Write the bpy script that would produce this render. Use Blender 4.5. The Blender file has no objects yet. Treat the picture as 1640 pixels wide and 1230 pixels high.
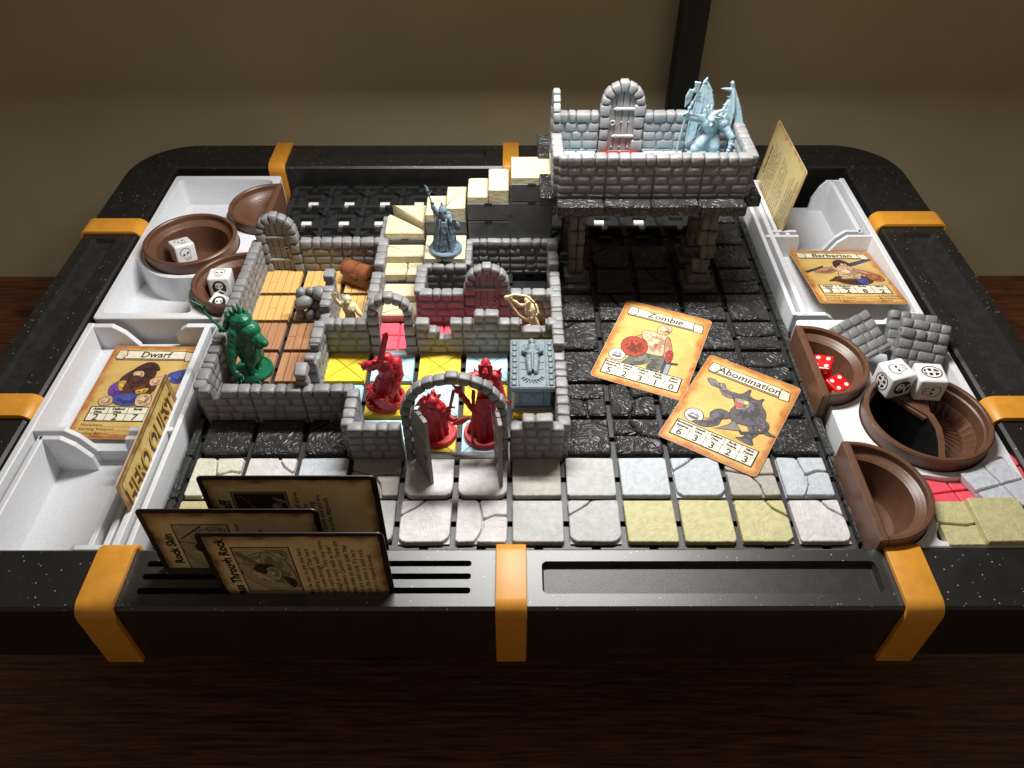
import bpy, bmesh, math, random
from mathutils import Vector, Matrix, Euler, noise
from mathutils.geometry import tessellate_polygon, delaunay_2d_cdt
R = math.radians; PI = math.pi
rnd = random.Random(7)
SC = bpy.context.scene
COL = SC.collection
SC.unit_settings.scale_length = 0.031          # one unit = one 31 mm floor square of the set

# ---------------------------------------------------------------- camera
cd = bpy.data.cameras.new('camera'); cam = bpy.data.objects.new('camera', cd); COL.objects.link(cam)
cam.location = (0.023, -7.734, 11.589); cam.rotation_euler = (PI/2 - 0.77664, 0, -0.0016)
cd.sensor_width = 36; cd.lens = 27.615; cd.clip_start = 0.05; cd.clip_end = 300
SC.camera = cam
# ---------------------------------------------------------------- world: a dim warm room
W = bpy.data.worlds.new('World'); SC.world = W; W.use_nodes = True
bg = W.node_tree.nodes['Background']; bg.inputs[0].default_value = (1.0, 0.80, 0.60, 1); bg.inputs[1].default_value = 0.165
# ---------------------------------------------------------------- exposure
SC.view_settings.view_transform = 'Standard'; SC.view_settings.look = 'None'
SC.view_settings.exposure = 0.0; SC.view_settings.gamma = 1.0
SC.cycles.use_denoising = True
SC.cycles.max_bounces = 6; SC.cycles.diffuse_bounces = 4
LAMP_POWER = 3400.0; LAMP_AT = (1.0, 7.0, 11.5); LAMP_SIZE = (8.4, 0.9)

# ---------------------------------------------------------------- materials
MATS = {}
def mat(name, col, rough=.5, var=.12, bump=.0, bs=14., nscale=6., col2=None, contour=0., layers=0., dust=0., spec=.5, cmul=.35, det=6, coat=0., tint=.0, sss=0.):
    if name in MATS: return MATS[name]
    m = bpy.data.materials.new(name); m.use_nodes = True; nt = m.node_tree; N = nt.nodes; L = nt.links
    b = N['Principled BSDF']; b.inputs['Roughness'].default_value = rough; b.inputs['Specular IOR Level'].default_value = spec
    if coat: b.inputs['Coat Weight'].default_value = coat; b.inputs['Coat Roughness'].default_value = .15
    if sss:
        b.inputs['Subsurface Weight'].default_value = sss; b.inputs['Subsurface Radius'].default_value = (.08, .06, .05)
    tc = N.new('ShaderNodeTexCoord'); oi = N.new('ShaderNodeObjectInfo')
    mul = N.new('ShaderNodeMath'); mul.operation = 'MULTIPLY'; mul.inputs[1].default_value = 37.
    L.new(oi.outputs['Random'], mul.inputs[0])
    add = N.new('ShaderNodeVectorMath'); L.new(tc.outputs['Object'], add.inputs[0]); L.new(mul.outputs[0], add.inputs[1])
    V = add.outputs[0]
    n = N.new('ShaderNodeTexNoise'); n.inputs['Scale'].default_value = nscale; n.inputs['Detail'].default_value = 5; L.new(V, n.inputs['Vector'])
    cr = N.new('ShaderNodeValToRGB'); c2 = col2 or tuple(min(1, c*(1+var)) for c in col); c1 = tuple(c*(1-var) for c in col)
    cr.color_ramp.elements[0].position = .3; cr.color_ramp.elements[1].position = .7
    cr.color_ramp.elements[0].color = (*c1, 1); cr.color_ramp.elements[1].color = (*c2, 1)
    L.new(n.outputs['Fac'], cr.inputs[0]); out = cr.outputs[0]
    if tint:
        mr = N.new('ShaderNodeMapRange'); mr.inputs['To Min'].default_value = 1-tint; mr.inputs['To Max'].default_value = 1+tint
        L.new(oi.outputs['Random'], mr.inputs[0])
        hs = N.new('ShaderNodeHueSaturation'); L.new(out, hs.inputs['Color']); L.new(mr.outputs[0], hs.inputs['Value']); out = hs.outputs[0]
    if dust:
        vo = N.new('ShaderNodeTexVoronoi'); vo.inputs['Scale'].default_value = 19.; L.new(V, vo.inputs['Vector'])
        lt = N.new('ShaderNodeMath'); lt.operation = 'LESS_THAN'
        sp = N.new('ShaderNodeSeparateColor'); L.new(vo.outputs['Color'], sp.inputs[0])
        sz = N.new('ShaderNodeMath'); sz.operation = 'MULTIPLY_ADD'; sz.inputs[1].default_value = 1.2; sz.inputs[2].default_value = -1.2*(1-dust)
        L.new(sp.outputs[0], sz.inputs[0]); L.new(vo.outputs['Distance'], lt.inputs[0]); L.new(sz.outputs[0], lt.inputs[1])
        ge = N.new('ShaderNodeNewGeometry'); gz = N.new('ShaderNodeSeparateXYZ'); L.new(ge.outputs['Normal'], gz.inputs[0])      # dust settles on top faces
        gt = N.new('ShaderNodeMath'); gt.operation = 'GREATER_THAN'; gt.inputs[1].default_value = .5; L.new(gz.outputs[2], gt.inputs[0])
        lm = N.new('ShaderNodeMath'); lm.operation = 'MULTIPLY'; L.new(gt.outputs[0], lm.inputs[0]); L.new(lt.outputs[0], lm.inputs[1])
        mx = N.new('ShaderNodeMix'); mx.data_type = 'RGBA'; mx.inputs['B'].default_value = (.42, .40, .35, 1)
        L.new(lm.outputs[0], mx.inputs['Factor']); L.new(out, mx.inputs['A']); out = mx.outputs['Result']
    L.new(out, b.inputs['Base Color'])
    hgt = None
    if bump:
        n2 = N.new('ShaderNodeTexNoise'); n2.inputs['Scale'].default_value = bs; n2.inputs['Detail'].default_value = det; n2.inputs['Roughness'].default_value = .6
        L.new(V, n2.inputs['Vector']); hgt = n2.outputs['Fac']
        if contour:
            n3 = N.new('ShaderNodeTexNoise'); n3.inputs['Scale'].default_value = contour; n3.inputs['Detail'].default_value = 2.5; n3.inputs['Distortion'].default_value = 1.2
            L.new(V, n3.inputs['Vector'])
            s = N.new('ShaderNodeMath'); s.operation = 'MULTIPLY'; s.inputs[1].default_value = 75.; L.new(n3.outputs['Fac'], s.inputs[0])
            s2 = N.new('ShaderNodeMath'); s2.operation = 'SINE'; L.new(s.outputs[0], s2.inputs[0])
            s3 = N.new('ShaderNodeMath'); s3.operation = 'MULTIPLY_ADD'; s3.inputs[1].default_value = cmul; L.new(s2.outputs[0], s3.inputs[0]); L.new(hgt, s3.inputs[2]); hgt = s3.outputs[0]
    if layers:
        w = N.new('ShaderNodeTexWave'); w.wave_type = 'BANDS'; w.bands_direction = 'Z'; w.inputs['Scale'].default_value = 6.; w.inputs['Distortion'].default_value = .3
        L.new(tc.outputs['Object'], w.inputs['Vector'])
        s4 = N.new('ShaderNodeMath'); s4.operation = 'MULTIPLY_ADD'; s4.inputs[1].default_value = layers
        L.new(w.outputs['Fac'], s4.inputs[0])
        if hgt: L.new(hgt, s4.inputs[2])
        hgt = s4.outputs[0]
    if hgt:
        bp = N.new('ShaderNodeBump'); bp.inputs['Strength'].default_value = bump or .1; bp.inputs['Distance'].default_value = .03
        L.new(hgt, bp.inputs['Height']); L.new(bp.outputs[0], b.inputs['Normal'])
    MATS[name] = m; return m

def parchment(name, base, edge, dark, x, y, strength=1.):
    if name in MATS: return MATS[name]
    m = bpy.data.materials.new(name); m.use_nodes = True; nt = m.node_tree; N = nt.nodes; L = nt.links
    b = N['Principled BSDF']; b.inputs['Roughness'].default_value = .42
    tc = N.new('ShaderNodeTexCoord'); sp = N.new('ShaderNodeSeparateXYZ'); L.new(tc.outputs['Object'], sp.inputs[0])
    def M_(op, a, c):
        k = N.new('ShaderNodeMath'); k.operation = op
        for i, v in enumerate((a, c)):
            if v is None: continue
            if isinstance(v, (int, float)): k.inputs[i].default_value = v
            else: L.new(v, k.inputs[i])
        return k.outputs[0]
    ax = M_('SUBTRACT', x, M_('ABSOLUTE', sp.outputs[0], None)); ay = M_('SUBTRACT', y, M_('ABSOLUTE', sp.outputs[1], None))
    d = M_('MINIMUM', ax, ay)
    n = N.new('ShaderNodeTexNoise'); n.inputs['Scale'].default_value = 3.2; n.inputs['Detail'].default_value = 7; L.new(tc.outputs['Object'], n.inputs['Vector'])
    f = M_('ADD', M_('MULTIPLY', d, 2.6), M_('MULTIPLY', M_('SUBTRACT', n.outputs['Fac'], .5), 1.5*strength))
    cr = N.new('ShaderNodeValToRGB'); e = cr.color_ramp.elements
    e[0].position = .0; e[0].color = (*dark, 1); e[1].position = 1.; e[1].color = (*base, 1)
    k = e.new(.2); k.color = (*edge, 1); k = e.new(.42); k.color = tuple(.75*p+.25*q for p, q in zip(base, edge))+(1,)
    L.new(f, cr.inputs[0])
    n2 = N.new('ShaderNodeTexNoise'); n2.inputs['Scale'].default_value = 17; n2.inputs['Detail'].default_value = 4; L.new(tc.outputs['Object'], n2.inputs['Vector'])
    mr = N.new('ShaderNodeMapRange'); mr.inputs['From Min'].default_value = .62; mr.inputs['From Max'].default_value = .75; L.new(n2.outputs['Fac'], mr.inputs[0])
    mx = N.new('ShaderNodeMix'); mx.data_type = 'RGBA'; mx.inputs['B'].default_value = (*[c*.35 for c in edge], 1)
    n4 = N.new('ShaderNodeTexNoise'); n4.inputs['Scale'].default_value = 1.9; n4.inputs['Detail'].default_value = 6; L.new(tc.outputs['Object'], n4.inputs['Vector'])
    mr4 = N.new('ShaderNodeMapRange'); mr4.inputs['From Min'].default_value = .42; mr4.inputs['From Max'].default_value = .72; mr4.inputs['To Max'].default_value = .55; L.new(n4.outputs['Fac'], mr4.inputs[0])
    mx4 = N.new('ShaderNodeMix'); mx4.data_type = 'RGBA'; mx4.inputs['B'].default_value = (*[p*.45+q*.45 for p, q in zip(base, edge)], 1)
    L.new(mr4.outputs[0], mx4.inputs['Factor']); L.new(cr.outputs[0], mx4.inputs['A'])
    fm = M_('MULTIPLY', mr.outputs[0], .6); L.new(fm, mx.inputs['Factor']); L.new(mx4.outputs['Result'], mx.inputs['A'])
    L.new(mx.outputs['Result'], b.inputs['Base Color']); MATS[name] = m; return m

def woodmat(name, c1, c2, scale=1.0, axis='X', rough=.5, knots=False, bump=.25):
    if name in MATS: return MATS[name]
    m = bpy.data.materials.new(name); m.use_nodes = True; nt = m.node_tree; N = nt.nodes; L = nt.links
    b = N['Principled BSDF']; b.inputs['Roughness'].default_value = rough
    tc = N.new('ShaderNodeTexCoord'); mp = N.new('ShaderNodeMapping')
    mp.inputs['Scale'].default_value = (scale*.12, scale*2.2, scale) if axis == 'X' else (scale*2.2, scale*.12, scale)
    oi = N.new('ShaderNodeObjectInfo'); mu = N.new('ShaderNodeMath'); mu.operation = 'MULTIPLY'; mu.inputs[1].default_value = 23; L.new(oi.outputs['Random'], mu.inputs[0])
    ad = N.new('ShaderNodeVectorMath'); L.new(tc.outputs['Object'], ad.inputs[0]); L.new(mu.outputs[0], ad.inputs[1]); L.new(ad.outputs[0], mp.inputs[0])
    n = N.new('ShaderNodeTexNoise'); n.inputs['Scale'].default_value = 3; n.inputs['Detail'].default_value = 8; n.inputs['Roughness'].default_value = .65; n.inputs['Distortion'].default_value = .6
    L.new(mp.outputs[0], n.inputs['Vector'])
    cr = N.new('ShaderNodeValToRGB'); e = cr.color_ramp.elements; e[0].position = .36; e[1].position = .66; e[0].color = (*c1, 1); e[1].color = (*c2, 1)
    L.new(n.outputs['Fac'], cr.inputs[0]); out = cr.outputs[0]
    if knots:
        n2 = N.new('ShaderNodeTexNoise'); n2.inputs['Scale'].default_value = .55; n2.inputs['Detail'].default_value = 3
        mp2 = N.new('ShaderNodeMapping'); mp2.inputs['Scale'].default_value = (.5, 1.3, 1); L.new(tc.outputs['Object'], mp2.inputs[0]); L.new(mp2.outputs[0], n2.inputs['Vector'])
        mr = N.new('ShaderNodeMapRange'); mr.inputs['From Min'].default_value = .6; mr.inputs['From Max'].default_value = .72; L.new(n2.outputs['Fac'], mr.inputs[0])
        mx = N.new('ShaderNodeMix'); mx.data_type = 'RGBA'; mx.inputs['B'].default_value = (*[c*.25 for c in c1], 1)
        L.new(mr.outputs[0], mx.inputs['Factor']); L.new(out, mx.inputs['A']); out = mx.outputs['Result']
    L.new(out, b.inputs['Base Color'])
    bp = N.new('ShaderNodeBump'); bp.inputs['Strength'].default_value = bump; bp.inputs['Distance'].default_value = .02; L.new(n.outputs['Fac'], bp.inputs['Height']); L.new(bp.outputs[0], b.inputs['Normal'])
    MATS[name] = m; return m

M_GREY = mat('grey_plastic_stone', (.215, .215, .22), .46, .14, .35, 16, 5, tint=.10)
M_CORE = mat('grey_plastic_mortar', (.15, .15, .152), .55, .12, .2, 20)
M_DOOR = mat('grey_door_plastic', (.21, .205, .2), .5, .15, .25, 22, tint=.06)
M_BLK = mat('black_printed_plastic', (.011, .0108, .0105), .42, .3, .05, 60, 3, layers=.15, dust=.2)
M_BLKR = mat('black_rail_plastic', (.0115, .0112, .011), .40, .3, .06, 50, 3, layers=.25, dust=.2, spec=.9)
M_GRID = mat('black_grid_plastic', (.022, .022, .023), .40, .3, .15, 55, 5)
M_BTILE = mat('black_tile_plastic', (.03, .03, .03), .36, .3, .65, 5, 5, contour=1.9, dust=.012, cmul=.5, det=3)
M_BORD = mat('black_border_stone', (.028, .029, .028), .5, .35, .7, 8, 6, contour=1.2, det=3)
M_CLIP = mat('orange_printed_plastic', (.66, .29, .03), .42, .08, .05, 50, 5, layers=.2)
M_TRAY = mat('white_marbled_plastic', (.70, .715, .75), .42, .05, .08, 40, 14)
M_BOWL = mat('brown_printed_plastic', (.125, .058, .034), .36, .14, .13, 40, 4, layers=.45)
M_CREAM = mat('cream_stone_plastic', (.58, .515, .33), .6, .08, .55, 7, 4)
M_YEL = mat('yellow_tile_plastic', (.74, .57, .035), .5, .04, .1, 14, 3)
M_BLUE = mat('pale_blue_tile_plastic', (.44, .70, .80), .5, .05, .1, 14, 3)
M_PINK = mat('pink_tile_plastic', (.80, .085, .13), .5, .07, .3, 12, 4)
M_RTILE = mat('red_tile_plastic', (.36, .012, .012), .45, .1, .3, 12, 4)
M_RISER = mat('dark_riser_plastic', (.085, .088, .093), .45, .2, .08, 40, 4, layers=.25, dust=.08)
M_PLY = woodmat('golden_plank_plastic', (.60, .36, .115), (.74, .47, .17), 3.2, 'Y')
M_PLB = woodmat('brown_plank_plastic', (.33, .16, .08), (.46, .23, .12), 3.2, 'Y')
M_WHT = mat('white_die_plastic', (.8, .8, .79), .3, .02, coat=.3)
M_INK = mat('black_ink', (.012, .011, .01), .5, .1)
M_RDIE = mat('red_die_plastic', (.62, .012, .012), .22, .05, coat=.5)
PLASTIC = {}
def fig_mat(name, c, rough=.36): return mat(name, c, rough, .07, .12, 30, 8, sss=.08)

# ---------------------------------------------------------------- object helpers
def props(o, label=None, cat=None, group=None, kind=None):
    if label: o['label'] = label
    if cat: o['category'] = cat
    if group: o['group'] = group
    if kind or cat: o['kind'] = kind or 'thing'
    return o
def thing(name, label, cat, loc=(0, 0, 0), rz=0., group=None):
    o = bpy.data.objects.new(name, None); COL.objects.link(o); o.location = loc; o.rotation_euler = (0, 0, rz); o.empty_display_size = .1
    return props(o, label, cat, group)
def link(name, me, parent=None, loc=(0, 0, 0), rot=(0, 0, 0)):
    o = bpy.data.objects.new(name, me); COL.objects.link(o); o.location = loc; o.rotation_euler = rot
    if parent: o.parent = parent
    return o
def mesh(name, v, f, m, smooth=False):
    me = bpy.data.meshes.new(name); me.from_pydata([tuple(p) for p in v], [], f)
    for mm in (m if isinstance(m, (list, tuple)) else [m]): me.materials.append(mm)
    if smooth: me.polygons.foreach_set('use_smooth', [True]*len(me.polygons))
    me.update(); return me
class MB:
    """collects shapes, links them as one mesh object"""
    def __init__(s): s.v = []; s.f = []; s.mi = []
    def add(s, v, f, mi=0):
        k = len(s.v); s.v += [tuple(p) for p in v]; s.f += [tuple(i+k for i in q) for q in f]; s.mi += [mi]*len(f); return s
    def box(s, x0, x1, y0, y1, z0, z1, mi=0, ch=0.):
        if ch: 
            v, f = chambox(x1-x0, y1-y0, z1-z0, ch); c = ((x0+x1)/2, (y0+y1)/2, (z0+z1)/2)
            return s.add([(a+c[0], b+c[1], d+c[2]) for a, b, d in v], f, mi)
        return s.add([(x0,y0,z0),(x1,y0,z0),(x1,y1,z0),(x0,y1,z0),(x0,y0,z1),(x1,y0,z1),(x1,y1,z1),(x0,y1,z1)],
                     [(0,3,2,1),(4,5,6,7),(0,1,5,4),(1,2,6,5),(2,3,7,6),(3,0,4,7)], mi)
    def prism(s, pts, z0, z1, mi=0, ch=0., bottom=True):
        n = len(pts); 
        if ch:
            ins = inset(pts, ch)
            v = [(x, y, z0) for x, y in pts]+[(x, y, z1-ch) for x, y in pts]+[(x, y, z1) for x, y in ins]
            f = [(i, (i+1) % n, n+(i+1) % n, n+i) for i in range(n)]+[(n+i, n+(i+1) % n, 2*n+(i+1) % n, 2*n+i) for i in range(n)]+[tuple(range(2*n, 3*n))]
        else:
            v = [(x, y, z0) for x, y in pts]+[(x, y, z1) for x, y in pts]
            f = [(i, (i+1) % n, n+(i+1) % n, n+i) for i in range(n)]+[tuple(range(n, 2*n))]
        if bottom: f.append(tuple(reversed(range(n))))
        return s.add(v, f, mi)
    def tube(s, path, n=10, mi=0, caps=True):
        """path of (point, radius)"""
        P = [Vector(p) for p, r in path]; v = []; f = []; up = None
        for i, (p, r) in enumerate(path):
            t = (P[min(i+1, len(P)-1)]-P[max(i-1, 0)]).normalized()
            if up is None: up = Vector((0, 0, 1)) if abs(t.z) < .9 else Vector((1, 0, 0))
            a = t.cross(up).normalized(); b = a.cross(t).normalized(); up = b
            v += [P[i]+(a*math.cos(2*PI*k/n)+b*math.sin(2*PI*k/n))*r for k in range(n)]
        for i in range(len(P)-1):
            f += [(i*n+k, i*n+(k+1) % n, (i+1)*n+(k+1) % n, (i+1)*n+k) for k in range(n)]
        if caps: f += [tuple(reversed(range(n))), tuple(range((len(P)-1)*n, len(P)*n))]
        return s.add(v, f, mi)
    def lathe(s, prof, n=40, a0=0., a1=2*PI, c=(0, 0), mi=0):
        full = abs(a1-a0-2*PI) < 1e-6; m = n if full else n+1; v = []; f = []
        for i in range(m):
            a = a0+(a1-a0)*i/n; v += [(c[0]+r*math.cos(a), c[1]+r*math.sin(a), z) for r, z in prof]
        k = len(prof)
        for i in range(n):
            j = (i+1) % m
            f += [(i*k+q, j*k+q, j*k+q+1, i*k+q+1) for q in range(k-1)]
        return s.add(v, f, mi)
    def ell(s, c, r, n=10, mi=0, rot=None):
        v = [(0, 0, -1)]; f = []; k = n//2
        for j in range(1, k):
            t = -PI/2+PI*j/k; v += [(math.cos(t)*math.cos(2*PI*i/n), math.cos(t)*math.sin(2*PI*i/n), math.sin(t)) for i in range(n)]
        v.append((0, 0, 1)); e = len(v)-1
        f += [(0, 1+(i+1) % n, 1+i) for i in range(n)]
        for j in range(k-2): f += [(1+j*n+i, 1+j*n+(i+1) % n, 1+(j+1)*n+(i+1) % n, 1+(j+1)*n+i) for i in range(n)]
        f += [(1+(k-2)*n+i, 1+(k-2)*n+(i+1) % n, e) for i in range(n)]
        q = Euler(rot).to_matrix() if rot else Matrix.Identity(3)
        return s.add([q @ Vector((x*r[0], y*r[1], z*r[2]))+Vector(c) for x, y, z in v], f, mi)
    def plate(s, outer, holes, z, mi=0):
        """flat sheet with holes, facing up"""
        if holes:
            vs = []; fs = []
            for L_ in [outer]+holes: fs.append(list(range(len(vs), len(vs)+len(L_)))); vs += [Vector(p) for p in L_]
            ov, oe, of = delaunay_2d_cdt(vs, [], fs, 2, 1e-5)[:3]
            return s.add([(p.x, p.y, z) for p in ov], [tuple(q) if (ov[q[1]]-ov[q[0]]).cross(ov[q[2]]-ov[q[0]]) > 0 else tuple(reversed(q)) for q in of], mi)
        loops = [[Vector((x, y, z)) for x, y in L_] for L_ in [outer]+holes]
        flat = [p for L_ in loops for p in L_]; tri = tessellate_polygon(loops); f = []
        for t in tri:
            a, b, c = (flat[i] for i in t); f.append(tuple(t) if (b-a).cross(c-a).z > 0 else tuple(reversed(t)))
        return s.add(flat, f, mi)
    def wall(s, loop, z0, z1, mi=0, inward=False, loop1=None):
        n = len(loop); l1 = loop1 or loop
        v = [(x, y, z0) for x, y in loop]+[(x, y, z1) for x, y in l1]
        f = [(i, (i+1) % n, n+(i+1) % n, n+i) for i in range(n)]
        return s.add(v, [tuple(reversed(q)) for q in f] if inward else f, mi)
    def xf(s, M_):
        s.v = [tuple(M_ @ Vector(p)) for p in s.v]; return s
    def mesh(s, name, m, smooth=False):
        me = mesh(name, s.v, s.f, m, smooth); me.polygons.foreach_set('material_index', s.mi); return me
    def obj(s, name, m, parent=None, loc=(0, 0, 0), rot=(0, 0, 0), smooth=False, auto=None):
        me = s.mesh(name, m, smooth or auto is not None)
        if auto is not None: me.set_sharp_from_angle(angle=R(auto))
        return link(name, me, parent, loc, rot)
def inset(pts, d):
    n = len(pts); out = []
    for i in range(n):
        p, a, b = Vector(pts[i]), Vector(pts[i-1]), Vector(pts[(i+1) % n])
        e1 = (p-a).normalized(); e2 = (b-p).normalized(); n1 = Vector((-e1.y, e1.x)); n2 = Vector((-e2.y, e2.x)); k = n1+n2
        k = k/max(.35, k.dot(n1)) if k.length > 1e-6 else n1
        out.append(tuple(p+k*d))
    return out
def chambox(w, d, h, c):
    """box with chamfered edges and corners: 24 verts, 44 triangles"""
    c = min(c, w*.4, d*.4, h*.4); v = []; I = {}
    for sx in (-1, 1):
        for sy in (-1, 1):
            for sz in (-1, 1):
                X, Y, Z = sx*w/2, sy*d/2, sz*h/2
                for ax, p in enumerate(((X, Y-sy*c, Z-sz*c), (X-sx*c, Y, Z-sz*c), (X-sx*c, Y-sy*c, Z))):
                    I[sx, sy, sz, ax] = len(v); v.append(p)
    f = []
    def q(ids): 
        a, b, cc = (Vector(v[i]) for i in ids[:3]); ctr = sum((Vector(v[i]) for i in ids), Vector())/len(ids)
        f.append(tuple(ids) if (b-a).cross(cc-a).dot(ctr) > 0 else tuple(reversed(ids)))
    for s in (-1, 1):
        q([I[s, -1, -1, 0], I[s, 1, -1, 0], I[s, 1, 1, 0], I[s, -1, 1, 0]])
        q([I[-1, s, -1, 1], I[1, s, -1, 1], I[1, s, 1, 1], I[-1, s, 1, 1]])
        q([I[-1, -1, s, 2], I[1, -1, s, 2], I[1, 1, s, 2], I[-1, 1, s, 2]])
        for t in (-1, 1):
            q([I[s, t, -1, 0], I[s, t, 1, 0], I[s, t, 1, 1], I[s, t, -1, 1]])
            q([I[s, -1, t, 0], I[s, 1, t, 0], I[s, 1, t, 2], I[s, -1, t, 2]])
            q([I[-1, s, t, 1], I[1, s, t, 1], I[1, s, t, 2], I[-1, s, t, 2]])
            for u in (-1, 1): q([I[s, t, u, 0], I[s, t, u, 1], I[s, t, u, 2]])
    return v, f
def arc(cx, cy, r, a0, a1, n): return [(cx+r*math.cos(R(a0+(a1-a0)*i/n)), cy+r*math.sin(R(a0+(a1-a0)*i/n))) for i in range(n+1)]
def rrect(x0, x1, y0, y1, r, n=4):
    return arc(x1-r, y0+r, r, -90, 0, n)+arc(x1-r, y1-r, r, 0, 90, n)+arc(x0+r, y1-r, r, 90, 180, n)+arc(x0+r, y0+r, r, 180, 270, n)
STONES = {}
def soft(me, pw=.6):
    """area weighted normals: flat faces, soft worn edges"""
    N = [Vector() for _ in me.vertices]
    for p in me.polygons:
        for i in p.vertices: N[i] += p.normal*p.area**pw
    me.normals_split_custom_set_from_vertices([n.normalized() for n in N]); return me
def stone(w, d, h, m=None, rough=1.):
    """a rounded stone; alike stones share one mesh"""
    m = m or M_GREY; w, d, h = (round(k/.03)*.03 for k in (w, d, h)); w = max(w, .09); h = max(h, .06); k = rnd.randrange(3); key = (w, d, h, m.name, k)
    if key not in STONES:
        r = random.Random(hash((w, d, h, k)) & 0xffff); v, f = chambox(w-.006, d, h-.004, .036)
        j = .009*rough
        v = [(x+r.uniform(-j, j), y+r.uniform(-j, j)*.8, z+r.uniform(-j, j)) for x, y, z in v]
        STONES[key] = soft(mesh('stone', v, f, m, True))
    return STONES[key]
# ---------------------------------------------------------------- lettering
FONT_DEPTH = bpy.context.evaluated_depsgraph_get
def text_geo(body, x, y, size, rot=0., align='CENTER', sx=1., shear=0., offset=0.):
    c = bpy.data.curves.new('t', 'FONT'); c.body = body; c.size = size; c.align_x = align; c.align_y = 'CENTER'; c.resolution_u = 2; c.shear = shear; c.offset = offset
    o = bpy.data.objects.new('t', c); COL.objects.link(o); dg = FONT_DEPTH(); me = bpy.data.meshes.new_from_object(o.evaluated_get(dg))
    ca, sa = math.cos(rot), math.sin(rot)
    v = [(x+ca*p.co.x*sx-sa*p.co.y, y+sa*p.co.x*sx+ca*p.co.y, 0) for p in me.vertices]; f = [tuple(p.vertices) for p in me.polygons]
    bpy.data.objects.remove(o); bpy.data.curves.remove(c); bpy.data.meshes.remove(me); return v, f
def lettering(items, z, m, parent, name='lettering'):
    b = MB()
    for it in items:
        v, f = text_geo(*it[0], **(it[1] if len(it) > 1 else {})); b.add([(x, y, z) for x, y, _ in v], f)
    return props(b.obj(name, m, parent), kind='stuff')
def smooth_loop(p, k=4):
    n = len(p); out = []
    for i in range(n):
        a, b, c, d = (Vector(p[(i+j-1) % n]) for j in range(4))
        for t in range(k):
            t /= k; out.append(tuple(.5*((2*b)+(c-a)*t+(2*a-5*b+4*c-d)*t*t+(3*b-a-3*c+d)*t**3)))
    return out
INKS = {}
def ink(col):
    k = tuple(round(c, 3) for c in col)
    if k not in INKS: INKS[k] = mat('print_%02d' % len(INKS), col, .5, .18, nscale=14)
    return INKS[k]
def picture(shapes, z, parent, name='picture', outline=.013):
    """flat print: rounded coloured shapes, each a hair above the last"""
    b = MB(); ms = [ink((.02, .013, .01))]
    for i, (col, pts, *o) in enumerate(shapes):
        sm = smooth_loop(pts) if not (o and o[0] == 'sharp') else list(pts)
        area = sum(sm[k-1][0]*sm[k][1]-sm[k][0]*sm[k-1][1] for k in range(len(sm)))
        if area < 0: sm = sm[::-1]
        m = ink(col)
        if m not in ms: ms.append(m)
        zz = z+i*.0006
        if outline and not (o and 'flat' in o):
            big = inset(sm, -outline); b.plate(big, [], zz); 
        b.plate(sm, [], zz+.0003, ms.index(m))
        if outline and len(sm) > 7 and 'flat' not in o:          # printed shading: dark side, light patch, pen strokes
            c = sum((Vector(p) for p in sm), Vector((0, 0)))/len(sm); w_ = max(p[0] for p in sm)-min(p[0] for p in sm)
            for f_, q, off in ((.55, .8, (.12, -.1)), (1.4, .5, (-.14, .16))):
                m2 = ink(tuple(min(.9, k*f_) for k in col)); ms.append(m2) if m2 not in ms else None
                b.plate([tuple(c+(Vector(p)-c)*q*(.8+.2*math.sin(k*2.1))+Vector(off)*w_*.35) for k, p in enumerate(sm)], [], zz+(.0004 if q > .6 else .00045), ms.index(m2))
            for k in range(7):
                p = c+(Vector(sm[rnd.randrange(len(sm))])-c)*rnd.uniform(.2, .6); d = Vector((rnd.uniform(-1, 1), rnd.uniform(-1, 1))).normalized(); n_ = Vector((-d.y, d.x))*.006; l_ = w_*rnd.uniform(.08, .17)
                b.plate([tuple(p-d*l_-n_*.3), tuple(p-n_), tuple(p+d*l_+n_*.2), tuple(p+n_)], [], zz+.0005, 0)
    return b.obj(name, ms, parent)
def basis(o, loc, ex, ey):
    ex, ey = Vector(ex).normalized(), Vector(ey).normalized(); ez = ex.cross(ey)
    o.matrix_world = Matrix.Translation(loc) @ Matrix((ex, ey, ez)).transposed().to_4x4(); return o
# ================================================================ THE SETTING
ZT, ZF = -4.8, .45        # table top, top of the black frame
M_TABLE = woodmat('dark_table_wood', (.034, .010, .0045), (.18, .062, .022), 2.3, 'X', .5, True, .3)
M_WALL = mat('tan_wall_paint', (.47, .39, .255), .85, .05, .12, 30, .4)
b = MB(); b.box(-40, 40, -14, 14.25, ZT-.6, ZT); props(b.obj('table_top', M_TABLE), kind='structure')
b = MB(); b.box(-45, 45, 14.3, 14.9, -14, 26); props(b.obj('wall', M_WALL), kind='structure')

# desk lamp: post behind the frame, arm, long head above the board
lamp = thing('desk_lamp', 'black lamp post rising behind the raised stone balcony, its arm out of the picture', 'lamp', (4.86, 13.95, ZT))
M_POST = mat('black_post_metal', (.006, .006, .006), .5, .2)
b = MB(); b.box(-.37, .37, -.24, .24, .1, 14.6, ch=.04); b.obj('post', M_POST, lamp)
b = MB(); b.box(-.9, .9, -.3, .3, 0, .1, ch=.03); b.obj('foot', M_POST, lamp)
hx, hy, hz = LAMP_AT[0]-4.86, LAMP_AT[1]-13.95, LAMP_AT[2]-ZT
b = MB(); b.tube([((0, 0, 14.3), .2), ((0, -1, 14.6), .2), ((hx*.5, hy*.6, hz+.9), .2), ((hx, hy, hz+.3), .2)], 10); b.obj('arm', M_POST, lamp, smooth=True)
b = MB(); b.box(hx-LAMP_SIZE[0]/2-.2, hx+LAMP_SIZE[0]/2+.2, hy-.42, hy+.42, hz+.05, hz+.4, ch=.08); b.obj('lamp_head', M_POST, lamp)
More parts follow.
